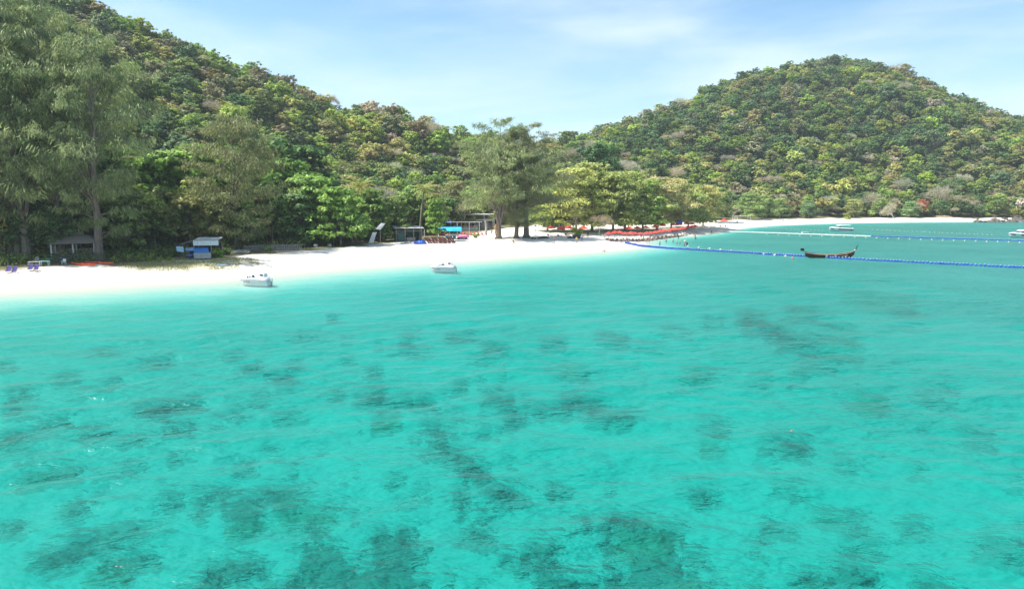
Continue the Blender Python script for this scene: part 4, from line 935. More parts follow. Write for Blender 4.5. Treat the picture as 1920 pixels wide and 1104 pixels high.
BALL = MB(); BALL.loft([[(r*math.cos(a*math.pi/4), r*math.sin(a*math.pi/4), z) for a in range(8)] for z, r in ((-.2,.08),(-.14,.2),(0,.26),(.14,.2),(.21,.06))]); BALLC = BALL.mesh('buoy', CREAM, True); BALLO = BALL.mesh('buoy', ORANGE, True)
def buoys(pts, label, group, s=1.0):
    for i,(u,v) in enumerate(pts):
        b_ = linkmesh('buoy', BALLC, None, gp(u,v)+Vector((0,0,.08))); b_.scale = (s,s,s*.9); tag(b_, label, 'buoy', group)
buoys([(1290+i*20.3, 462.6+i*2.02) for i in range(10)], 'cream buoy bobbing just behind the near blue float line', 'buoys behind the near float line')
buoys([(1438+i*20.6, 440.2+i*.64+ (i%3)*.2) for i in range(24)], 'cream buoy in the row just in front of the white and far blue float line', 'buoys in front of the far float line', .8)
buoys([(1636+i*8.2+(i%4)*.8, 430.8+i*.36+(i%3)*.25) for i in range(28)]+[(1430+i*7.5, 427.5+i*.3) for i in range(16)], 'cream buoy in the farthest row out by the speedboats', 'buoys in the farthest row', .62)
b_ = linkmesh('buoy', BALLO, None, gp(1486,484.5)+Vector((0,0,.05))); tag(b_, 'orange buoy touching the near blue float line left of the longtail', 'buoy')
b_ = linkmesh('buoy', BALLO, None, gp(1484,809)+Vector((0,0,.02))); b_.scale = (.24,.24,.24); tag(b_, 'tiny orange buoy alone on the open water at right', 'buoy')
b_ = linkmesh('buoy', BALLO, None, gp(943,683)+Vector((0,0,.02))); b_.scale = (.22,.22,.2); tag(b_, 'tiny orange buoy alone on the open water in the middle', 'buoy')

# ------------------------------------------------------------------ beach furniture at left
def deck_chair(label, p, rz):
    o = thing('deck_chair', label, 'deck chair', p, rz, 'blue canvas deck chairs'); W = .62
    for s in (-1,1):
        MB().tube([(s*W/2,-.75,.03),(s*W/2,.45,1.0)],.03,4).build('frame_rail', WOODB, o); MB().tube([(s*W/2*.9,.62,.02),(s*W/2*.9,-.25,.46)],.03,4).build('leg', WOODB, o)
    MB().tube([(-W/2,.45,1.0),(W/2,.45,1.0)],.03,4).build('top_bar', WOODB, o); MB().tube([(-W/2,-.75,.05),(W/2,-.75,.05)],.03,4).build('front_bar', WOODB, o)
    w_ = W*.46; prof = [(.44,1.0),(.22,.72),(-.02,.42),(-.3,.24),(-.62,.22)]
    MB().loft([[(-w_,y,z),(w_,y,z),(w_,y,z+.015),(-w_,y,z+.015)] for y,z in prof]).build('canvas', CANVASB, o)
    return o
for u, v, lab in ((17,512,'blue canvas deck chair, leftmost of all'),(28,512.5,'blue canvas deck chair, second from the left'),(58,508,'blue canvas deck chair, third from the left'),(69,508.5,'blue canvas deck chair, fourth from the left, nearest the white tables')):
    deck_chair(lab, ground(u,v), .35)
def frame_table(label, p, rz, L_=1.6, W=.8, H_=.75, m=WPAINT):
    o = thing('table', label, 'table', p, rz); MB().box((0,0,H_),(L_,W,.05)).build('table_top', m, o)
    for a in (-1,1):
        for b in (-1,1): MB().box((a*(L_/2-.05),b*(W/2-.05),H_/2-.02),(.06,.06,H_-.05)).build('leg', m, o)
    return o
frame_table('white frame table behind the right pair of deck chairs', ground(66,500), .3, 1.7)
frame_table('white frame table right beside the green plastic one', ground(84,499), .3, 1.3)
def plastic_chair(label, p, rz, m=WPAINT):
    o = thing('plastic_chair', label, 'chair', p, rz)
    for a in (-1,1):
        MB().tube([(a*.25,-.22,0),(a*.22,-.2,.45)],.035,4).build('leg', m, o); MB().tube([(a*.25,.25,0),(a*.22,.2,.45)],.035,4).build('leg', m, o); MB().tube([(a*.27,-.22,.45),(a*.28,-.2,.66),(a*.27,.2,.66)],.03,4).build('armrest', m, o)
    MB().box((0,0,.45),(.5,.48,.04)).build('seat', m, o); MB().loft([[(x,.22+k,.47+z) for x in (-.24,.24)]+[(x,.25+k,.47+z) for x in (.24,-.24)] for k,z in ((0,0),(.05,.25),(.12,.45))]).build('backrest', m, o)
    return o
plastic_chair('white plastic chair standing left of the kayaks', ground(120,496), .2); plastic_chair('white plastic chair behind the white frame tables', ground(70,492), .5)
o = thing('tub', 'green plastic tub behind the white frame tables', 'tub', ground(88,494), .2); MB().loft([[(r*1.3*math.cos(a*math.pi/6), r*math.sin(a*math.pi/6), z) for a in range(12)] for z,r in ((0,.55),(.65,.68),(.7,.72),(.68,.62),(.1,.5))]).build('body', GREENPL, o)
MB().loft([[(r*1.3*math.cos(a*math.pi/6), r*math.sin(a*math.pi/6), z) for a in range(12)] for z,r in ((.72,.74),(.78,.74),(.84,.5))]).build('lid', GREENPL, o)
def crate(label, p, m, d=(.6,.5,.45)):
    o = thing('crate', label, 'crate', p, .3); x,y,z = d
    MB().box((0,0,.03),(x,y,.05)).build('base', m, o)
    for s in (-1,1): MB().box((s*x/2,0,z/2),(.04,y,z)).build('side', m, o); MB().box((0,s*y/2,z/2),(x-.05,.04,z)).build('side', m, o)
crate('dark red crate left of the white plastic chair', ground(104,493), mat('dark_red_plastic',(.22,.035,.04),.5)); crate('blue crate beside the pavilion post', ground(112,489), BLUEPL); crate('small red crate in front of the pavilion', ground(98,487), mat('dark_red_plastic',(.22,.035,.04)), (.4,.4,.4))
def kayak(label, p, rz, roll=0, m=ORANGE):
    o = thing('kayak', label, 'kayak', p, rz, 'orange kayaks on the sand'); o.rotation_euler = (roll,0,rz)
    xs = (-1.7,-1.5,-.9,0,.9,1.5,1.7); bw = (.03,.16,.33,.38,.33,.16,.03); zt = (.42,.36,.31,.29,.31,.36,.42); zk = (.30,.12,.04,.02,.04,.12,.30)
    MB().loft([[(x,-b,t_-.05),(x,-b*.8,k),(x,b*.8,k),(x,b,t_-.05),(x,b*.7,t_),(x,-b*.7,t_)] for x,b,t_,k in zip(xs,bw,zt,zk)]).build('hull', m, o, True)
    for x in (-.65,.45): MB().loft([[(x+q*.33*math.cos(a*math.pi/5), q*.22*math.sin(a*math.pi/5), z) for a in range(10)] for z,q in ((.30,1),(.335,1.05),(.335,.8),(.22,.7))]).build('seat_well', mat('orange_shade',(.45,.06,.02),.4), o)
    MB().tube([(.95,0,.31),(1.25,0,.36)],.03,4).build('grab_handle', BLACK, o)
for u,v,rz,lab in ((146,497,-.5,'orange kayak, leftmost of the group beside the plastic chair'),(156,498,-.35,'orange kayak lying second from the plastic chair'),(167,497.5,-.4,'orange kayak lying third from the plastic chair'),(174,494.5,-.3,'orange kayak lying behind the other three'),(199,496,-.32,'orange kayak lying apart at the right of the group')):
    kayak(lab, ground(u,v), rz, rnd.uniform(-.1,.1))

# ------------------------------------------------------------------ buildings at left
def posts(o, pts, h, r=.09, m=WPAINT, name='post'):
    for x,y in pts: MB().tube([(x,y,-.2),(x,y,h)],r,6).build(name, m, o)
o = thing('pavilion', 'open beach bar pavilion with grey thatched hip roof behind the kayaks', 'pavilion', ground(142,486), .42)
posts(o, [(x,y) for x in (-3.2,0,3.2) for y in (-1.8,1.8)], 3.0, .14)
rf = MB().loft([[(x*a,y*b,z) for x,y in ((-1,-1),(1,-1),(1,1),(-1,1))] for z,a,b in ((2.9,4.0,2.7),(3.05,3.95,2.65),(4.1,2.4,1.3),(4.3,1.6,.7),(5.4,.9,.12))], True).build('roof', THATCH, o)
for i in range(12):
    x = -3.7+i*.67; MB().slab([(x,-2.72,2.86),(x+.6,-2.72,2.86),(x+.55,-2.0,3.55),(x+.05,-2.0,3.55)], .06).build('thatch_panel', THATCH, rf)
MB().box((0,-1.9,.6),(6.2,.35,1.2)).build('counter', mat('dark_counter',(.09,.085,.085),.7), o); MB().box((0,-1.95,1.24),(6.5,.6,.07)).build('counter_top', WOODB, o)
MB().box((0,1.9,.9),(6.2,.12,1.8)).build('back_wall', mat('tan_panel',(.36,.30,.20),.8), o)
for i in range(5): MB().box((-2.4+i*1.2,1.75,1.2+.15*(i%2)),(.8,.3,.06)).build('shelf', WOODG, o)
o = thing('tarp_screen', 'grey-blue tarp screen hung between posts behind the left casuarina trunks', 'screen', ground(28,482), .35)
for i in range(3): MB().slab([(-3+i*2.05,0,.5),(-1.05+i*2.05,0.05,.5),(-1.05+i*2.05,0.05,2.0),(-3+i*2.05,0,2.0)],.03).build('tarp', PALEBLUE, o)
posts(o, [(-3.1,.08),(-1,.12),(1.05,.1),(3.1,.08)], 2.4, .07, WOODG)
# hut with blue tarps
o = thing('hut', 'weathered hut with tin roof, white fascia panel and blue tarped counter', 'hut', ground(382,483), .18)
posts(o, [(-3.2,-.9),(-1.2,-1.3),(1.7,-1.3),(2.9,1.6),(-3.2,1.6),(-1.2,1.6)], 2.7, .08, WOODG)
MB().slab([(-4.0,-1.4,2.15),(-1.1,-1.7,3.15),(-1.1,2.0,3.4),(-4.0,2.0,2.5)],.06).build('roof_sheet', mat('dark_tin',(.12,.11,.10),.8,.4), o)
MB().slab([(-1.15,-1.75,3.2),(3.1,-1.75,3.2),(3.1,2.0,3.5),(-1.15,2.0,3.5)],.06).build('roof_sheet', TIN, o)
pn = MB().box((.95,-1.72,2.72),(4.1,.05,.8)).build('fascia_panel', mat('pale_panel',(.62,.72,.74),.6), o)
for z in (2.34,3.1): MB().box((.95,-1.77,z),(4.3,.05,.10)).build('trim', WPAINT, pn)
for x in (-1.15,3.05): MB().box((x,-1.77,2.72),(.10,.05,.66)).build('trim', WPAINT, pn)
MB().slab([(-4.1,-1.5,1.25),(-2.9,-1.5,1.1),(-3.0,-1.4,2.1),(-4.2,-1.4,2.15)],.04).build('side_tarp', PALEBLUE, o); MB().slab([(-2.7,-1.2,1.3),(-1.2,-1.2,1.3),(-1.2,-1.2,1.95),(-2.7,-1.2,1.85)],.04).build('side_tarp', mat('mid_blue_tarp',(.16,.36,.55),.5), o)
MB().slab([(-1.0,-2.3,1.0),(1.5,-2.3,1.0),(1.2,-1.35,1.85),(-1.25,-1.35,1.85)],.05).build('counter_tarp', BLUETARP, o)
for i in range(10): MB().box((-.95+i*.29,-2.25,.5),(.27,.05,.98+.04*(i%3))).build('plank', mat('grey_plank',(.48,.46,.43),.85,.2,6.0), o)
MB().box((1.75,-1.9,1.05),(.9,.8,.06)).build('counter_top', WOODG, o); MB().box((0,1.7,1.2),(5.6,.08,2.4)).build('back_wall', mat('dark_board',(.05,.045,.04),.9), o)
o = thing('basin', 'round blue plastic basin beside the hut counter', 'basin', ground(358,483), 0); MB().loft([[(r*math.cos(a*math.pi/7), r*math.sin(a*math.pi/7), z) for a in range(14)] for z,r in ((0,.5),(.1,.62),(.45,.75),(.62,.74),(.74,.55),(.78,.1))]).build('body', BLUEPL, o, True); MB().loft([[(r*math.cos(a*math.pi/7), r*math.sin(a*math.pi/7), z) for a in range(14)] for z,r in ((.44,.77),(.50,.78),(.50,.7))]).build('rim', WPAINT, o)
crate('small blue bucket crate on the ground before the hut', ground(383,485.5), BLUETARP, (.45,.35,.35))
# board pile, fence
o = thing('board_pile', 'pile of pale grey boards on the sand between hut and fence', 'board pile', ground(452,476), .4)
for i in range(13): MB().box((rnd.uniform(-.5,.5),rnd.uniform(-.6,.6),.08+i*.055),(rnd.uniform(1.8,3.4),.28,.05),(rnd.uniform(-.12,.12),rnd.uniform(-.12,.12),rnd.uniform(-.5,.5))).build('board', mat('pale_board',(.42,.44,.46),.8), o)
o = thing('fence', 'low weathered wooden fence of upright slats along the top of the sand', 'fence', ground(512,470), .42)
for i in range(30): MB().box((-5.5+i*.37,0,.55),(.24,.04,1.1+rnd.uniform(-.12,.12)),(0,rnd.uniform(-.04,.04),0)).build('slat', mat('grey_slat',(.26,.24,.22),.9,.3,4.0), o)
for z in (.3,1.12): MB().box((0,.06,z),(11.4,.07,.1)).build('rail', WOODG, o)
for i in range(7): MB().tube([(-5.6+i*1.87,.14,-.3),(-5.6+i*1.87,.14,1.3)],.06,5).build('post', WOODG, o)
o = thing('rail_bench', 'open wooden rail frame at the right end of the fence', 'rail', ground(556,468), .45)
MB().box((0,0,1.0),(3.6,.12,.08)).build('top_rail', WOODG, o)
for x in (-1.7,0,1.7): MB().tube([(x,0,-.2),(x,0,1.0)],.05,5).build('post', WOODG, o)
MB().tube([(-1.5,0,.95),(-.9,-.5,0)],.04,4).build('brace', WOODG, o)
for i,(u,v,L_,rz,lab) in enumerate(((416,499,1.9,.1,'grey-blue canvas roll lying on the sand below the grass bank'),(435,497.5,2.2,.15,'thin driftwood branch right of the canvas roll'),(395,500.5,1.0,-.2,'short driftwood log at the edge of the grass bank'))):
    p = ground(u,v)+Vector((0,0,.1)); o = thing('canvas_roll' if i == 0 else 'driftwood', lab, 'canvas roll' if i == 0 else 'driftwood', p, rz)
    MB().tube([(-L_/2,0,0),(-L_/6,.08,.05),(L_/5,-.05,.03),(L_/2,.06,0)],[.13,.16,.15,.1] if i == 0 else [.05,.09,.07,.03],7).build('body', PALEBLUE if i == 0 else WOODG, o); MB().tube([(-L_/6,.08,.05),(0,.3,.18)],.025,4).build('cord' if i == 0 else 'branch', WOODG, o)

# ------------------------------------------------------------------ middle of the beach
o = thing('white_board', 'tall white board leaning at the wood edge right of the low sea almond', 'board', ground(697,458), .2)
MB().slab([(-.7,0,.25),(.35,0,.25),(1.25,.5,2.7),(.25,.5,2.7)],.10).build('panel', WPAINT, o)
for x in (-.6,.3): MB().tube([(x,.05,0),(x,.05,.5)],.05,5).build('leg', WPAINT, o)
MB().tube([(.6,.6,2.0),(1.1,1.6,0)],.05,5).build('strut', WOODG, o)
o = thing('white_board', 'white board propped up high among the leaves above the leaning one', 'board', ground(706,456), .2)
MB().slab([(-.15,0,3.3),(1.0,.1,3.15),(2.2,.6,4.6),(1.2,.6,4.75)],.10).build('panel', WPAINT, o); MB().tube([(.9,.5,0),(1.0,.45,3.9)],.06,5).build('post', WOODG, o)
for i,(u,v) in enumerate(((592,463),(618,462.5))):
    o = thing('stone_urn', 'pale round stone under the low sea almond, ' + ('left one' if i == 0 else 'right one'), 'stone', ground(u,v), 0); MB().loft([[(r*math.cos(a*math.pi/5), r*math.sin(a*math.pi/5), z) for a in range(10)] for z,r in ((0,.4),(.2,.5),(.5,.45),(.62,.2))]).build('body', CONC, o, True); MB().loft([[(r*math.cos(a*math.pi/5), r*math.sin(a*math.pi/5), z) for a in range(10)] for z,r in ((-.02,.55),(.06,.52))]).build('base', CONC, o)
o = thing('shack', 'rough pole shack with dark green tarp walls and flat tin roof', 'shack', ground(765,452), .30)
posts(o, [(x,y) for x in (-3.1,-.9,1.2,3.2) for y in (-1.6,1.6)], 3.3, .09, WOODG)
MB().slab([(-3.7,-2.3,3.25),(3.7,-2.3,3.1),(3.7,2.0,3.55),(-3.7,2.0,3.7)],.06).build('roof', TIN, o)
for z in (2.5,3.15): MB().box((0,-1.7,z),(6.6,.08,.1)).build('beam', WOODG, o)
GT = mat('green_tarp',(.025,.085,.075),.7,.3,1.5)
MB().box((0,1.5,1.4),(6.3,.05,2.8)).build('back_tarp', GT, o); MB().box((-1.9,-1.5,1.1),(1.9,.05,2.2)).build('front_tarp', GT, o); MB().box((3.1,0,1.4),(.05,3.0,2.7)).build('side_tarp', GT, o)
MB().box((.6,-.5,.45),(2.2,1.2,.9)).build('bench', WOODG, o)
def heap(name, label, cat, p, r, m, seed, fl=.5, extra=None):
    o = linkmesh(name, lump(seed, 4, .8, fl, 3.4, m, name), None, p); o.scale = (r, r*.7, r); o.rotation_euler = (0,0,.4); return tag(o, label, cat)
heap('tarp_heap', 'crumpled blue tarp heap at the edge of the stacked loungers', 'tarp heap', ground(787,458), 1.1, BLUEPL, 501, .5)
heap('tarp_heap', 'pale grey sacking heap left of the blue tarp heap', 'heap', ground(762,457), .9, CONC, 502, .35)
def lounger(label, p, rz, col=(.10,.035,.03), group=None, tilt=0.0, fold=.55, cat='sun lounger'):
    key = 'lg%.3f%.3f%.3f' % col; m = mat(key, col, .7, .2, 5.0); o = thing('sun_lounger', label, cat, p, rz, group); o.rotation_euler = (tilt,0,rz)
    if key+str(fold) not in LG:
        fr_ = MB(); [fr_.box((s*.30,0,.30),(.06,1.95,.06)) for s in (-1,1)]; fr_.box((0,-.95,.30),(.6,.06,.06)); fr_.box((0,.95,.30),(.6,.06,.06))
        st_ = MB().box((0,-.30,.35),(.62,1.25,.05)); bk = MB().box((0,.32+.34*math.cos(fold),.36+.34*math.sin(fold)),(.62,.70,.05),(fold,0,0)); lg_ = MB().box((0,0,.15),(.05,.05,.30))
        LG[key+str(fold)] = (fr_.mesh('frame', m), st_.mesh('seat', m), bk.mesh('backrest', m), lg_.mesh('leg', m))
    a = LG[key+str(fold)]
    for nm, me in zip(('frame','seat','backrest'), a): linkmesh(nm, me, o)
    for s in (-1,1):
        for y in (-.8,.8): linkmesh('leg', a[3], o, (s*.28,y,0))
    return o
LG = {}
a_, b_ = ground(799,457), ground(848,456)
for i in range(13):
    p = a_.lerp(b_, i/12); p.z = hz(p.x,p.y)+.35; lounger('dark red-brown sun lounger tipped on edge in the row beside the blue tarp heap', p + Vector((0,.3,.15)), 1.1, (.13,.045,.04), 'stacked red-brown loungers', tilt=.8+rnd.uniform(-.25,.2), fold=.05)
a_, b_ = ground(803,441), ground(905,442)
for i in range(15):
    if 6 <= i <= 8: continue
    p = a_.lerp(b_, i/14); p.z = hz(p.x,p.y); lounger('red sun lounger set out behind the blue canopy', p, .25+rnd.uniform(-.05,.05), (.42,.06,.05), 'red loungers behind the blue canopy')
o = thing('canopy', 'bright blue tarp canopy on thin poles in front of the red loungers', 'canopy', ground(843,448), .12)
MB().loft([[(x,y,z) for y,z in ((-1.9,2.1),(-.6,2.75),(.6,3.05),(1.9,2.6),(1.9,2.56),(.6,3.0),(-.6,2.7),(-1.9,2.05))] for x in (-3.0,-1.2,.2,1.6,3.1)]).build('tarp', CYANTARP, o); posts(o, [(-2.9,-1.6),(2.9,-1.6),(-2.9,1.6),(2.9,1.6),(0,-1.6)], 2.1, .05, WPAINT, 'pole')
for i,(u,lab) in enumerate(((838,'leftmost'),(845,'middle'),(852,'rightmost'))):
    p = ground(u,447); o = thing('cooler', f'teal cooler box under the blue canopy, {lab} of three', 'cooler', p, .1); TEAL = mat('teal_plastic',(.05,.34,.42),.5); MB().box((0,0,.4),(.8,.6,.8)).build('body', TEAL, o); MB().box((0,0,.86),(.86,.66,.10)).build('lid', WPAINT, o)
o = thing('cloth_rack', 'low dark cart heaped with pink and magenta cloth beside the canopy', 'cart', ground(867,449), .05)
MB().box((0,0,.35),(2.6,1.2,.12)).build('bed', BLACK, o); c_ = linkmesh('pink_cloth', lump(511,3,.45,.42,3.2,mat('pink_cloth',(.62,.07,.30),.8,.4,3.0,col2=(.75,.35,.5)),'pink_cloth'), o, (0,0,.75)); c_.scale = (1.45,.75,1.0)
for x in (-.95,.95):
    for y in (-.55,.55):
        MB().tube([(x,y-.06,.28),(x,y+.06,.28)],.28,12).build('wheel', BLACK, o)
o = thing('pole_frame', 'white pole frame with long crossbeam standing behind the pink cloth cart', 'frame', ground(880,449), .06)
MB().box((-1.2,0,4.5),(9.0,.14,.16)).build('beam', WPAINT, o); posts(o, [(-3.1,0),(0,0),(2.6,0)], 4.5, .075, WPAINT)
MB().tube([(2.6,0,4.5),(2.6,2.5,4.5)],.06,5).build('side_beam', WPAINT, o)
o = thing('post', 'single white post in front of the shack side', 'post', ground(796,448), 0); MB().tube([(0,0,-.2),(0,0,2.4)],.09,7).build('shaft', WPAINT, o); MB().box((0,0,2.43),(.26,.26,.06)).build('cap', WPAINT, o)
o = thing('signpost', 'weathered wooden stump post between the cart and the casuarina clump', 'post', ground(911,441), 0); MB().tube([(0,0,-.2),(.1,0,2.2),(-.1,0,4.2)],[.4,.28,.2],8).build('shaft', BARKP, o); MB().tube([(.05,0,2.6),(.7,.1,3.4)],[.15,.06],6).build('branch_stub', BARKP, o)
kayak('yellow-orange kayak standing upright against the casuarina clump', ground(930,443)+Vector((0,0,1.7)), 0, 0, mat('yellow_plastic',(.62,.30,.03),.4)); k_ = [o for o in bpy.data.objects if o.name.startswith('kayak') and not o.parent][-1]
for o in bpy.data.objects:
    if o.get('label','').startswith('yellow-orange kayak'): o.rotation_euler = (0,R(-82),R(90)); del o['group']; o['label'] = 'yellow-orange kayak standing upright left of the casuarina clump'
# beach club buildings
def building(label, p, rz, W, D_, H_, wall, storeys=1, name='beach_building'):
    o = thing(name, label, 'building', p, rz)
    MB().box((0,D_/2,H_/2),(W,.25,H_)).build('back_wall', wall, o)
    for s in (-1,1): MB().box((s*(W/2-.13),0,H_/2),(.25,D_-.3,H_-.02)).build('side_wall', wall, o)
    MB().box((0,-.2,H_+.12),(W+1.4,D_+1.6,.24)).build('roof', mat('pale_roof',(.60,.60,.57),.7), o)
    n = max(3, int(W/1.7)); bw = (W-.4)/n
    for i in range(n):
        x = -W/2+.2+bw*(i+.5); wd = MB().box((x,-D_/2+.15,1.45),(bw-.18,.05,2.3)).build('window', DARKGLASS, o); MB().box((x,-D_/2+.11,2.64),(bw-.05,.08,.10)).build('frame', WPAINT, wd); MB().box((x-bw/2+.06,-D_/2+.11,1.35),(.09,.08,2.44)).build('frame', WPAINT, wd)
    MB().box((0,-D_/2+.15,2.95),(W-.4,.2,.5)).build('lintel', wall, o); MB().box((0,-.1,.15),(W+.6,D_+.8,.3)).build('plinth', CONC, o)
    posts(o, [(-W/2-.2,-D_/2-.6),(-W/6,-D_/2-.6),(W/6,-D_/2-.6),(W/2+.2,-D_/2-.6)], H_, .12, WPAINT, 'column')
    return o
WALL = mat('cream_wall',(.62,.58,.52),.8,.1)
o = building('white flat-roofed beach club with dark glazing left of the casuarina clump', ground(898,428), .10, 9.5, 5, 4.6, WALL); MB().box((-5.1,-2.6,1.7),(.5,.3,3.2)).build('orange_pillar', mat('rust_paint',(.36,.11,.03),.7), o)
o = building('pale beach restaurant glimpsed behind the four parasols right of the casuarina clump', ground(1038,426), .1, 9, 5, 3.6, WALL)
MB().loft([[(x,y,z) for y,z in ((-4.2,3.9),(0,5.6),(3.4,4.0),(3.4,3.88),(0,5.45),(-4.2,3.78))] for x in (-5.3,0,5.3)]).build('thatch_roof', THATCH, o)
o = building('low dark timber restaurant in the shade behind the parasol row', ground(1190,421), .35, 16, 5, 3.2, WOODB)
o = thing('low_wall', 'low white wall with painted panels before the beach club', 'wall', ground(868,432), .08); MB().box((0,0,.4),(9.5,.3,.8)).build('wall', WPAINT, o)
for i in range(6): MB().box((-4+i*1.6,.1,1.15),(1.35,.1,.7)).build('panel', mat(('panel_pink','panel_tan')[i%2],((.55,.2,.2),(.5,.42,.25))[i%2],.7), o)
for i,(u,lab) in enumerate(((812,'left'),(834,'right'))):
    o = thing('blue_tent', f'blue awning glimpsed through leaves behind the canopy, {lab} of two', 'awning', ground(u,433), .1); MB().loft([[(x,-1.3,2.6),(x,1.3,3.5),(x,1.3,3.45),(x,-1.3,2.55)] for x in (-2,0,2)]).build('cover', mat('royal_blue_tarp',(.05,.13,.5),.6), o); posts(o, [(-1.9,-1.2),(1.9,-1.2),(-1.9,1.2),(1.9,1.2)], 2.9, .06, WPAINT, 'pole')
o = thing('globe_lamp', 'white globe lamp on a thin pole right of the casuarina clump', 'lamp', ground(1004,443), 0); MB().tube([(0,0,-.2),(0,0,2.6)],.06,6).build('pole', WOODB, o); MB().loft([[(r*math.cos(a*math.pi/5), r*math.sin(a*math.pi/5), 2.6+z) for a in range(10)] for z,r in ((0,.1),(.1,.28),(.3,.36),(.5,.28),(.6,.08))]).build('globe', WPAINT, o, True)
ROCKS = [lump(520+i,3,.4,.6,1.8,ROCK,'rock') for i in range(3)]
def rock(label, p, s, group=None, m=0, fl=1.0):
    o = linkmesh('rock', ROCKS[m], None, p); o.scale = (s, s*.8, s*fl); o.rotation_euler = (0,0,rnd.uniform(0,6)); return tag(o, label, 'rock', group)
rock('grey rock mound on the sand right of the casuarina clump', ground(1018,447), 1.5, m=1, fl=.5); rock('dark rock at the foot of the rightmost clump casuarina', ground(1000,448), .9, m=2, fl=.7); rock('rounded rock left of the stone planter', ground(1068,447), .9, m=0)
o = thing('planter', 'stone planter holding the round yellow-green shrub', 'planter', ground(1081,447), 0); MB().loft([[(r*math.cos(a*math.pi/6), r*math.sin(a*math.pi/6), z) for a in range(12)] for z,r in ((-.1,1.0),(.5,1.15),(1.0,1.2),(1.02,1.0),(.8,.95))]).build('ring', ROCK, o); MB().loft([[(r*math.cos(a*math.pi/6), r*math.sin(a*math.pi/6), z) for a in range(12)] for z,r in ((.78,.94),(.86,.5))]).build('soil', mat('soil',(.08,.06,.04),.9), o)

# ------------------------------------------------------------------ red parasols and their loungers
CAN = MB(); n = 8; rs = [(1.3,2.05),(1.32,2.14),(.72,2.52),(.05,2.82)]
CAN.loft([[(r*math.cos(a*2*math.pi/n), r*math.sin(a*2*math.pi/n), z) for a in range(n)] for r,z in rs], False); CAN = CAN.mesh('canopy', RED)
POLE = MB().tube([(0,0,-.2),(0,0,2.95)],.035,6).mesh('pole', WOODG); RIB = MB().tube([(0,0,2.6),(1.28,0,2.08)],.015,3).mesh('rib', WOODG)
def parasol(label, p, group=None, s=1.0, tilt=0.0):
    o = thing('parasol', label, 'parasol', p, rnd.uniform(0,.8), group); o.scale = (s,s,s); o.rotation_euler = (rnd.uniform(-.05,.05)+tilt, rnd.uniform(-.05,.05), rnd.uniform(0,.8))
    linkmesh('canopy', CAN, o); linkmesh('pole', POLE, o)
    for i in range(8): r_ = linkmesh('rib', RIB, o); r_.rotation_euler = (0,0,i*math.pi/4)
for i,(u,v) in enumerate(((1033,443),(1052,444),(1066,442.5),(1093,443))):
    parasol(f"red parasol left of the round shrub, {('first','second','third','fourth')[i]} from the casuarina clump" if i < 3 else 'red parasol just right of the round shrub', ground(u,v), s=1.05)
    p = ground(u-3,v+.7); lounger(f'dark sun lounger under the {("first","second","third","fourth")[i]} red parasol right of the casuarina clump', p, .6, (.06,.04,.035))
a_, b_ = ground(1140,451.5), ground(1303,436)
for i in range(20):
    p = a_.lerp(b_, i/19) + Vector((rnd.uniform(-.3,.3), rnd.uniform(-.9,.9), 0)); p.z = hz(p.x,p.y); parasol('red parasol in the long front row on the beach', p, 'parasols of the front row', rnd.uniform(.84,.98))
    q = p + Vector((.2,-1.6,0)); q.z = hz(q.x,q.y)
    for dx in (-.6,.6):
        qq = q + Vector((dx*.8,-dx*.4,0)); qq.z = hz(qq.x,qq.y)
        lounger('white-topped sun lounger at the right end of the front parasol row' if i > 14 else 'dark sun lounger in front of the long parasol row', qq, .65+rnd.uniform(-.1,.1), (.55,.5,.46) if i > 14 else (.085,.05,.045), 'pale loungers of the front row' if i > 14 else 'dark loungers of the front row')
a_, b_ = ground(1180,442), ground(1300,431)
for i in range(9):
    p = a_.lerp(b_, (i+rnd.uniform(-.25,.25))/8); p.z = hz(p.x,p.y); parasol('red parasol in the row behind the front one', p, 'parasols of the second row', 1.0)
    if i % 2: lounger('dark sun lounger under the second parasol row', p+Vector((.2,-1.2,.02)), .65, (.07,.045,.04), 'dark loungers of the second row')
o = thing('tank_tower', 'blue water tank on a post frame at the end of the parasol row', 'tank', ground(1273,432), .3)
MB().box((0,0,2.7),(1.7,1.5,1.6)).build('tank', mat('tank_blue',(.03,.10,.52),.4), o); MB().box((0,0,1.82),(1.9,1.7,.12)).build('platform', WOODG, o); posts(o, [(-.8,-.7),(.8,-.7),(-.8,.7),(.8,.7)], 1.8, .07, WOODG, 'leg')
p = ground(1357,426); parasol('lone red parasol beyond the parasol row, under the darker green tree', p, s=1.2)
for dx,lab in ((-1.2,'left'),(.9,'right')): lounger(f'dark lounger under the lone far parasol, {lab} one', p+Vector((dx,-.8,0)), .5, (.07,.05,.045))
o = thing('white_awning', 'flat white awning at the back of the far beach', 'awning', ground(1392,415), .2); MB().box((0,0,2.3),(7,2.5,.1)).build('cover', WPAINT, o); posts(o, [(-3.3,-1.1),(3.3,-1.1),(-3.3,1.1),(3.3,1.1)], 2.3, .06, WPAINT, 'pole')
for i in range(10):
    u = 1305+i*6.2; lounger('pale sun lounger scattered on the sand past the parasol row', ground(u, 427.5-i*.55), .5, (.6,.58,.54), 'pale loungers past the row')
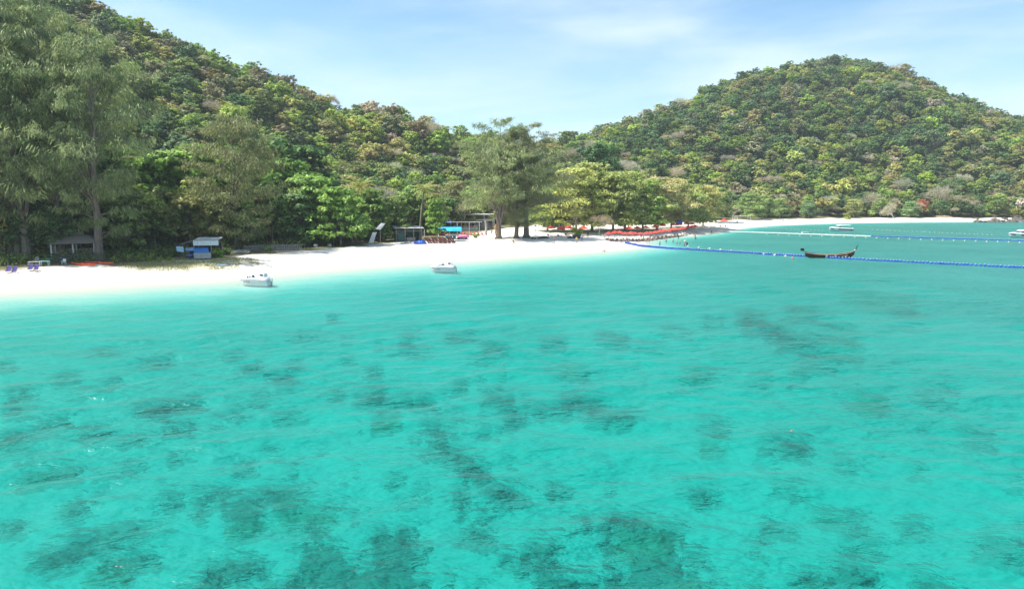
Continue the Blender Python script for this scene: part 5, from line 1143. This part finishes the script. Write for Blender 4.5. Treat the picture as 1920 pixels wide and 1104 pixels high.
# shore rocks at far right
for i in range(34):
    u = 1826+i*3.6; v = 413.6+rnd.uniform(-1.5,1.3); p = gp(u, v, .6); p.z = max(hz(p.x,p.y),-.2)
    rock('dark shore boulder where the far beach ends at right', p+Vector((0,0,.1)), rnd.uniform(.9,2.2), 'shore boulders at far right', i%3, rnd.uniform(.6,1.0))
EARTH = lump(540,4,.35,.8,1.6,mat('pale_earth',(.24,.19,.13),.95,.3,.8,bump=.3),'earth_bank')
for i,(u,v,s,lab) in enumerate(((1790,407,5,'small pale earth bank left of the shore boulders'),(1850,402,6,'pale eroded earth bank above the shore boulders'))):
    p = gp(u,v+4,1.0); p.y += 8; p.z = hz(p.x,p.y)-1.2; o = linkmesh('earth_bank', EARTH, None, p); o.scale = (s*1.3,s*.6,s*.5); tag(o, lab, 'earth bank')

# ------------------------------------------------------------------ people
SKIN = None
def person_mat(name, top, bottom, hair=(.02,.015,.012), skin=(.42,.24,.16)):
    m = bpy.data.materials.new(name); m.use_nodes = True; t = m.node_tree; b = t.nodes['Principled BSDF']; b.inputs['Roughness'].default_value = .6
    tc = N(t,'ShaderNodeTexCoord'); sp = N(t,'ShaderNodeSeparateXYZ'); mr = N(t,'ShaderNodeMath', operation='DIVIDE'); mr.inputs[1].default_value = 1.8; cr = N(t,'ShaderNodeValToRGB'); e = cr.color_ramp; e.interpolation = 'CONSTANT'
    nz = N(t,'ShaderNodeTexNoise'); nz.inputs['Scale'].default_value = 14; ma = N(t,'ShaderNodeMath', operation='MULTIPLY_ADD'); ma.inputs[1].default_value = .03
    t.links.new(tc.outputs['Object'], sp.inputs[0]); t.links.new(tc.outputs['Object'], nz.inputs['Vector']); t.links.new(nz.outputs['Fac'], ma.inputs[0]); t.links.new(sp.outputs['Z'], ma.inputs[2]); t.links.new(ma.outputs[0], mr.inputs[0]); t.links.new(mr.outputs[0], cr.inputs[0]); t.links.new(cr.outputs[0], b.inputs['Base Color'])
    e.elements[0].color = (*skin,1); e.elements[1].position = .29; e.elements[1].color = (*bottom,1)
    for ps, c in ((.535,top),(.79,skin),(.925,hair)): q = e.elements.new(ps); q.color = (*c,1)
    return m
def body(name, J, E_, rad, m):
    me = bpy.data.meshes.new(name); me.from_pydata(J, E_, []); me.materials.append(m)
    o = bpy.data.objects.new(name, me); COL.objects.link(o)
    md = o.modifiers.new('skin','SKIN'); md.use_smooth_shade = True
    for i, v in enumerate(me.skin_vertices[0].data): v.radius = rad[i]; v.use_root = (i == 0)
    sb = o.modifiers.new('sub','SUBSURF'); sb.levels = 1; sb.render_levels = 1
    return o
def figure(label, p, rz, m, pose='stand', s=1.0):
    st_ = .0 if pose in ('stand','wade') else .18
    J = [(0,0,.93),(0,0,1.12),(0,.0,1.36),(0,0,1.48),(0,-.02,1.58),(0,-.03,1.70),
         (-.1,0,.88),(-.11,-.03-st_,.49),(-.11,.02-st_*1.2,.08),(-.11,-.12-st_*1.2,.04),
         (.1,0,.88),(.11,-.02+st_,.49),(.11,.05+st_*1.6,.10),(.11,-.08+st_*1.5,.04),
         (-.19,0,1.40),(-.25,.02+st_*.5,1.13),(-.26,-.08+st_*.6,.90),(-.26,-.10+st_*.6,.80),
         (.19,0,1.40),(.25,.02-st_*.5,1.13),(.26,-.10-st_*.5,.90),(.26,-.12-st_*.5,.80)]
    if pose == 'sit':
        J = [(0,0,.14),(0,.05,.33),(0,.08,.56),(0,.08,.68),(0,.06,.78),(0,.05,.90),(-.1,-.02,.13),(-.13,-.38,.42),(-.13,-.62,.08),(-.13,-.74,.04),(.1,-.02,.13),(.13,-.38,.40),(.13,-.62,.08),(.13,-.74,.04),
             (-.19,.08,.60),(-.26,.1,.36),(-.22,-.12,.30),(-.18,-.25,.36),(.19,.08,.60),(.26,.1,.36),(.22,-.12,.30),(.18,-.25,.36)]
    E_ = [(0,1),(1,2),(2,3),(3,4),(4,5),(0,6),(6,7),(7,8),(8,9),(0,10),(10,11),(11,12),(12,13),(2,14),(14,15),(15,16),(16,17),(2,18),(18,19),(19,20),(20,21)]
    rad = [(.15,.11),(.14,.10),(.16,.11),(.055,.055),(.10,.11),(.085,.095),(.095,.095),(.065,.065),(.042,.042),(.045,.03),(.095,.095),(.065,.065),(.042,.042),(.045,.03),(.06,.06),(.045,.045),(.033,.033),(.04,.025),(.06,.06),(.045,.045),(.033,.033),(.04,.025)]
    o = body('person', J, E_, rad, m); o.location = p; o.rotation_euler = (0,0,rz); o.scale = (s,s,s); return tag(o, label, 'person')
PM = [person_mat('dark_clothes',(.02,.02,.025),(.03,.03,.035)), person_mat('white_top',(.72,.72,.70),(.06,.07,.10)), person_mat('red_top',(.5,.06,.06),(.04,.04,.05)), person_mat('bare_chest',(.42,.24,.16),(.03,.05,.16)), person_mat('pale_swimsuit',(.45,.27,.19),(.10,.10,.12),(.16,.10,.05),(.55,.36,.27)), person_mat('yellow_top',(.65,.5,.12),(.3,.28,.25))]
for u,v,k,pose,lab in ((1102,446,0,'walk','person in dark clothes walking right of the round shrub'),(1081,456.5,5,'stand','person in a yellow top standing below the round shrub'),(1091,451,1,'stand','person in a white top right beside the stone planter'),
    (1134,472.5,3,'sit','bare-chested person sitting near the waterline'),(1134,449,1,'stand','person in white at the left end of the parasol row'),(1141,449.5,1,'sit','person in white sitting in front of the first front-row parasol'),(1175,455,4,'stand','sunlit person standing alone on the sand above the float line'),
    (1202,449,0,'stand','person in black standing by the cove, leftmost of its bathers'),(1206,452.5,2,'walk','person in a red top walking at the edge of the cove'),(1219,450,3,'stand','bare-chested person at the cove edge, third from left'),(1228,450.5,4,'walk','person wading in at the cove edge, fourth from left'),
    (1039,456,3,'stand','bare-chested person standing on open sand below the four parasols'),(922,442,4,'stand','person in pale clothes left of the casuarina clump'),(1334,440,0,'stand','person in dark clothes alone on the sand past the parasol row'),(1303,445.5,2,'walk','person in a red top at the water edge right of the parasols'),(1382,421,0,'stand','tiny dark figure standing on the far beach'),(1468,418.5,0,'stand','tiny dark figure farthest along the far beach'),(963,457,1,'sit','person in white sitting alone on the open sand below the casuarina clump')):
    p = ground(u,v); figure(lab, p, rnd.uniform(0,6.28), PM[k], pose)
for i,(u,v,k) in enumerate(((1213,455,0),(1217,456,4),(1272,449,0),(1249,456,3),(1262,456,4),(1284,455,1),(1275,457.5,4),(1269,459,4),(1288,460,0),(1283,461,3),(1304,448,4),(1237,463,3))):
    p = gp(u,v,0); b_ = max(hz(p.x,p.y), -1.1); p.z = b_
    lab = ['dark-clad bather nearest the sand spit','pale bather beside the dark-clad one at the sand spit','dark bather farthest up the cove','bather waist deep in the middle of the cove','bather right of the middle one in the cove','white-shirted bather in the cove','pale bather left of the white-shirted one','pale bather close to the float line','dark bather furthest right in the cove','bather just left of the rightmost dark one','bather near the waterline under the parasol row end','bather alone beside the start of the float line'][i]
    figure(lab, p, rnd.uniform(0,6.28), PM[k], 'wade')

# ------------------------------------------------------------------ sea air
me = bpy.data.meshes.new('haze'); hb = MB().box((60,360,70),(2400,1500,210)); me.from_pydata(hb.v, [], hb.f)
HZ = bpy.data.materials.new('haze_air'); HZ.use_nodes = True; t = HZ.node_tree; t.nodes.clear(); o_ = N(t,'ShaderNodeOutputMaterial'); pv = N(t,'ShaderNodeVolumePrincipled')
pv.inputs['Color'].default_value = (.80,.90,1.0,1); pv.inputs['Density'].default_value = .00017; pv.inputs['Anisotropy'].default_value = .2
t.links.new(pv.outputs[0], o_.inputs['Volume']); me.materials.append(HZ)
tag(linkmesh('haze', me), 'thin pale sea haze over the bay', 'haze', kind='stuff')
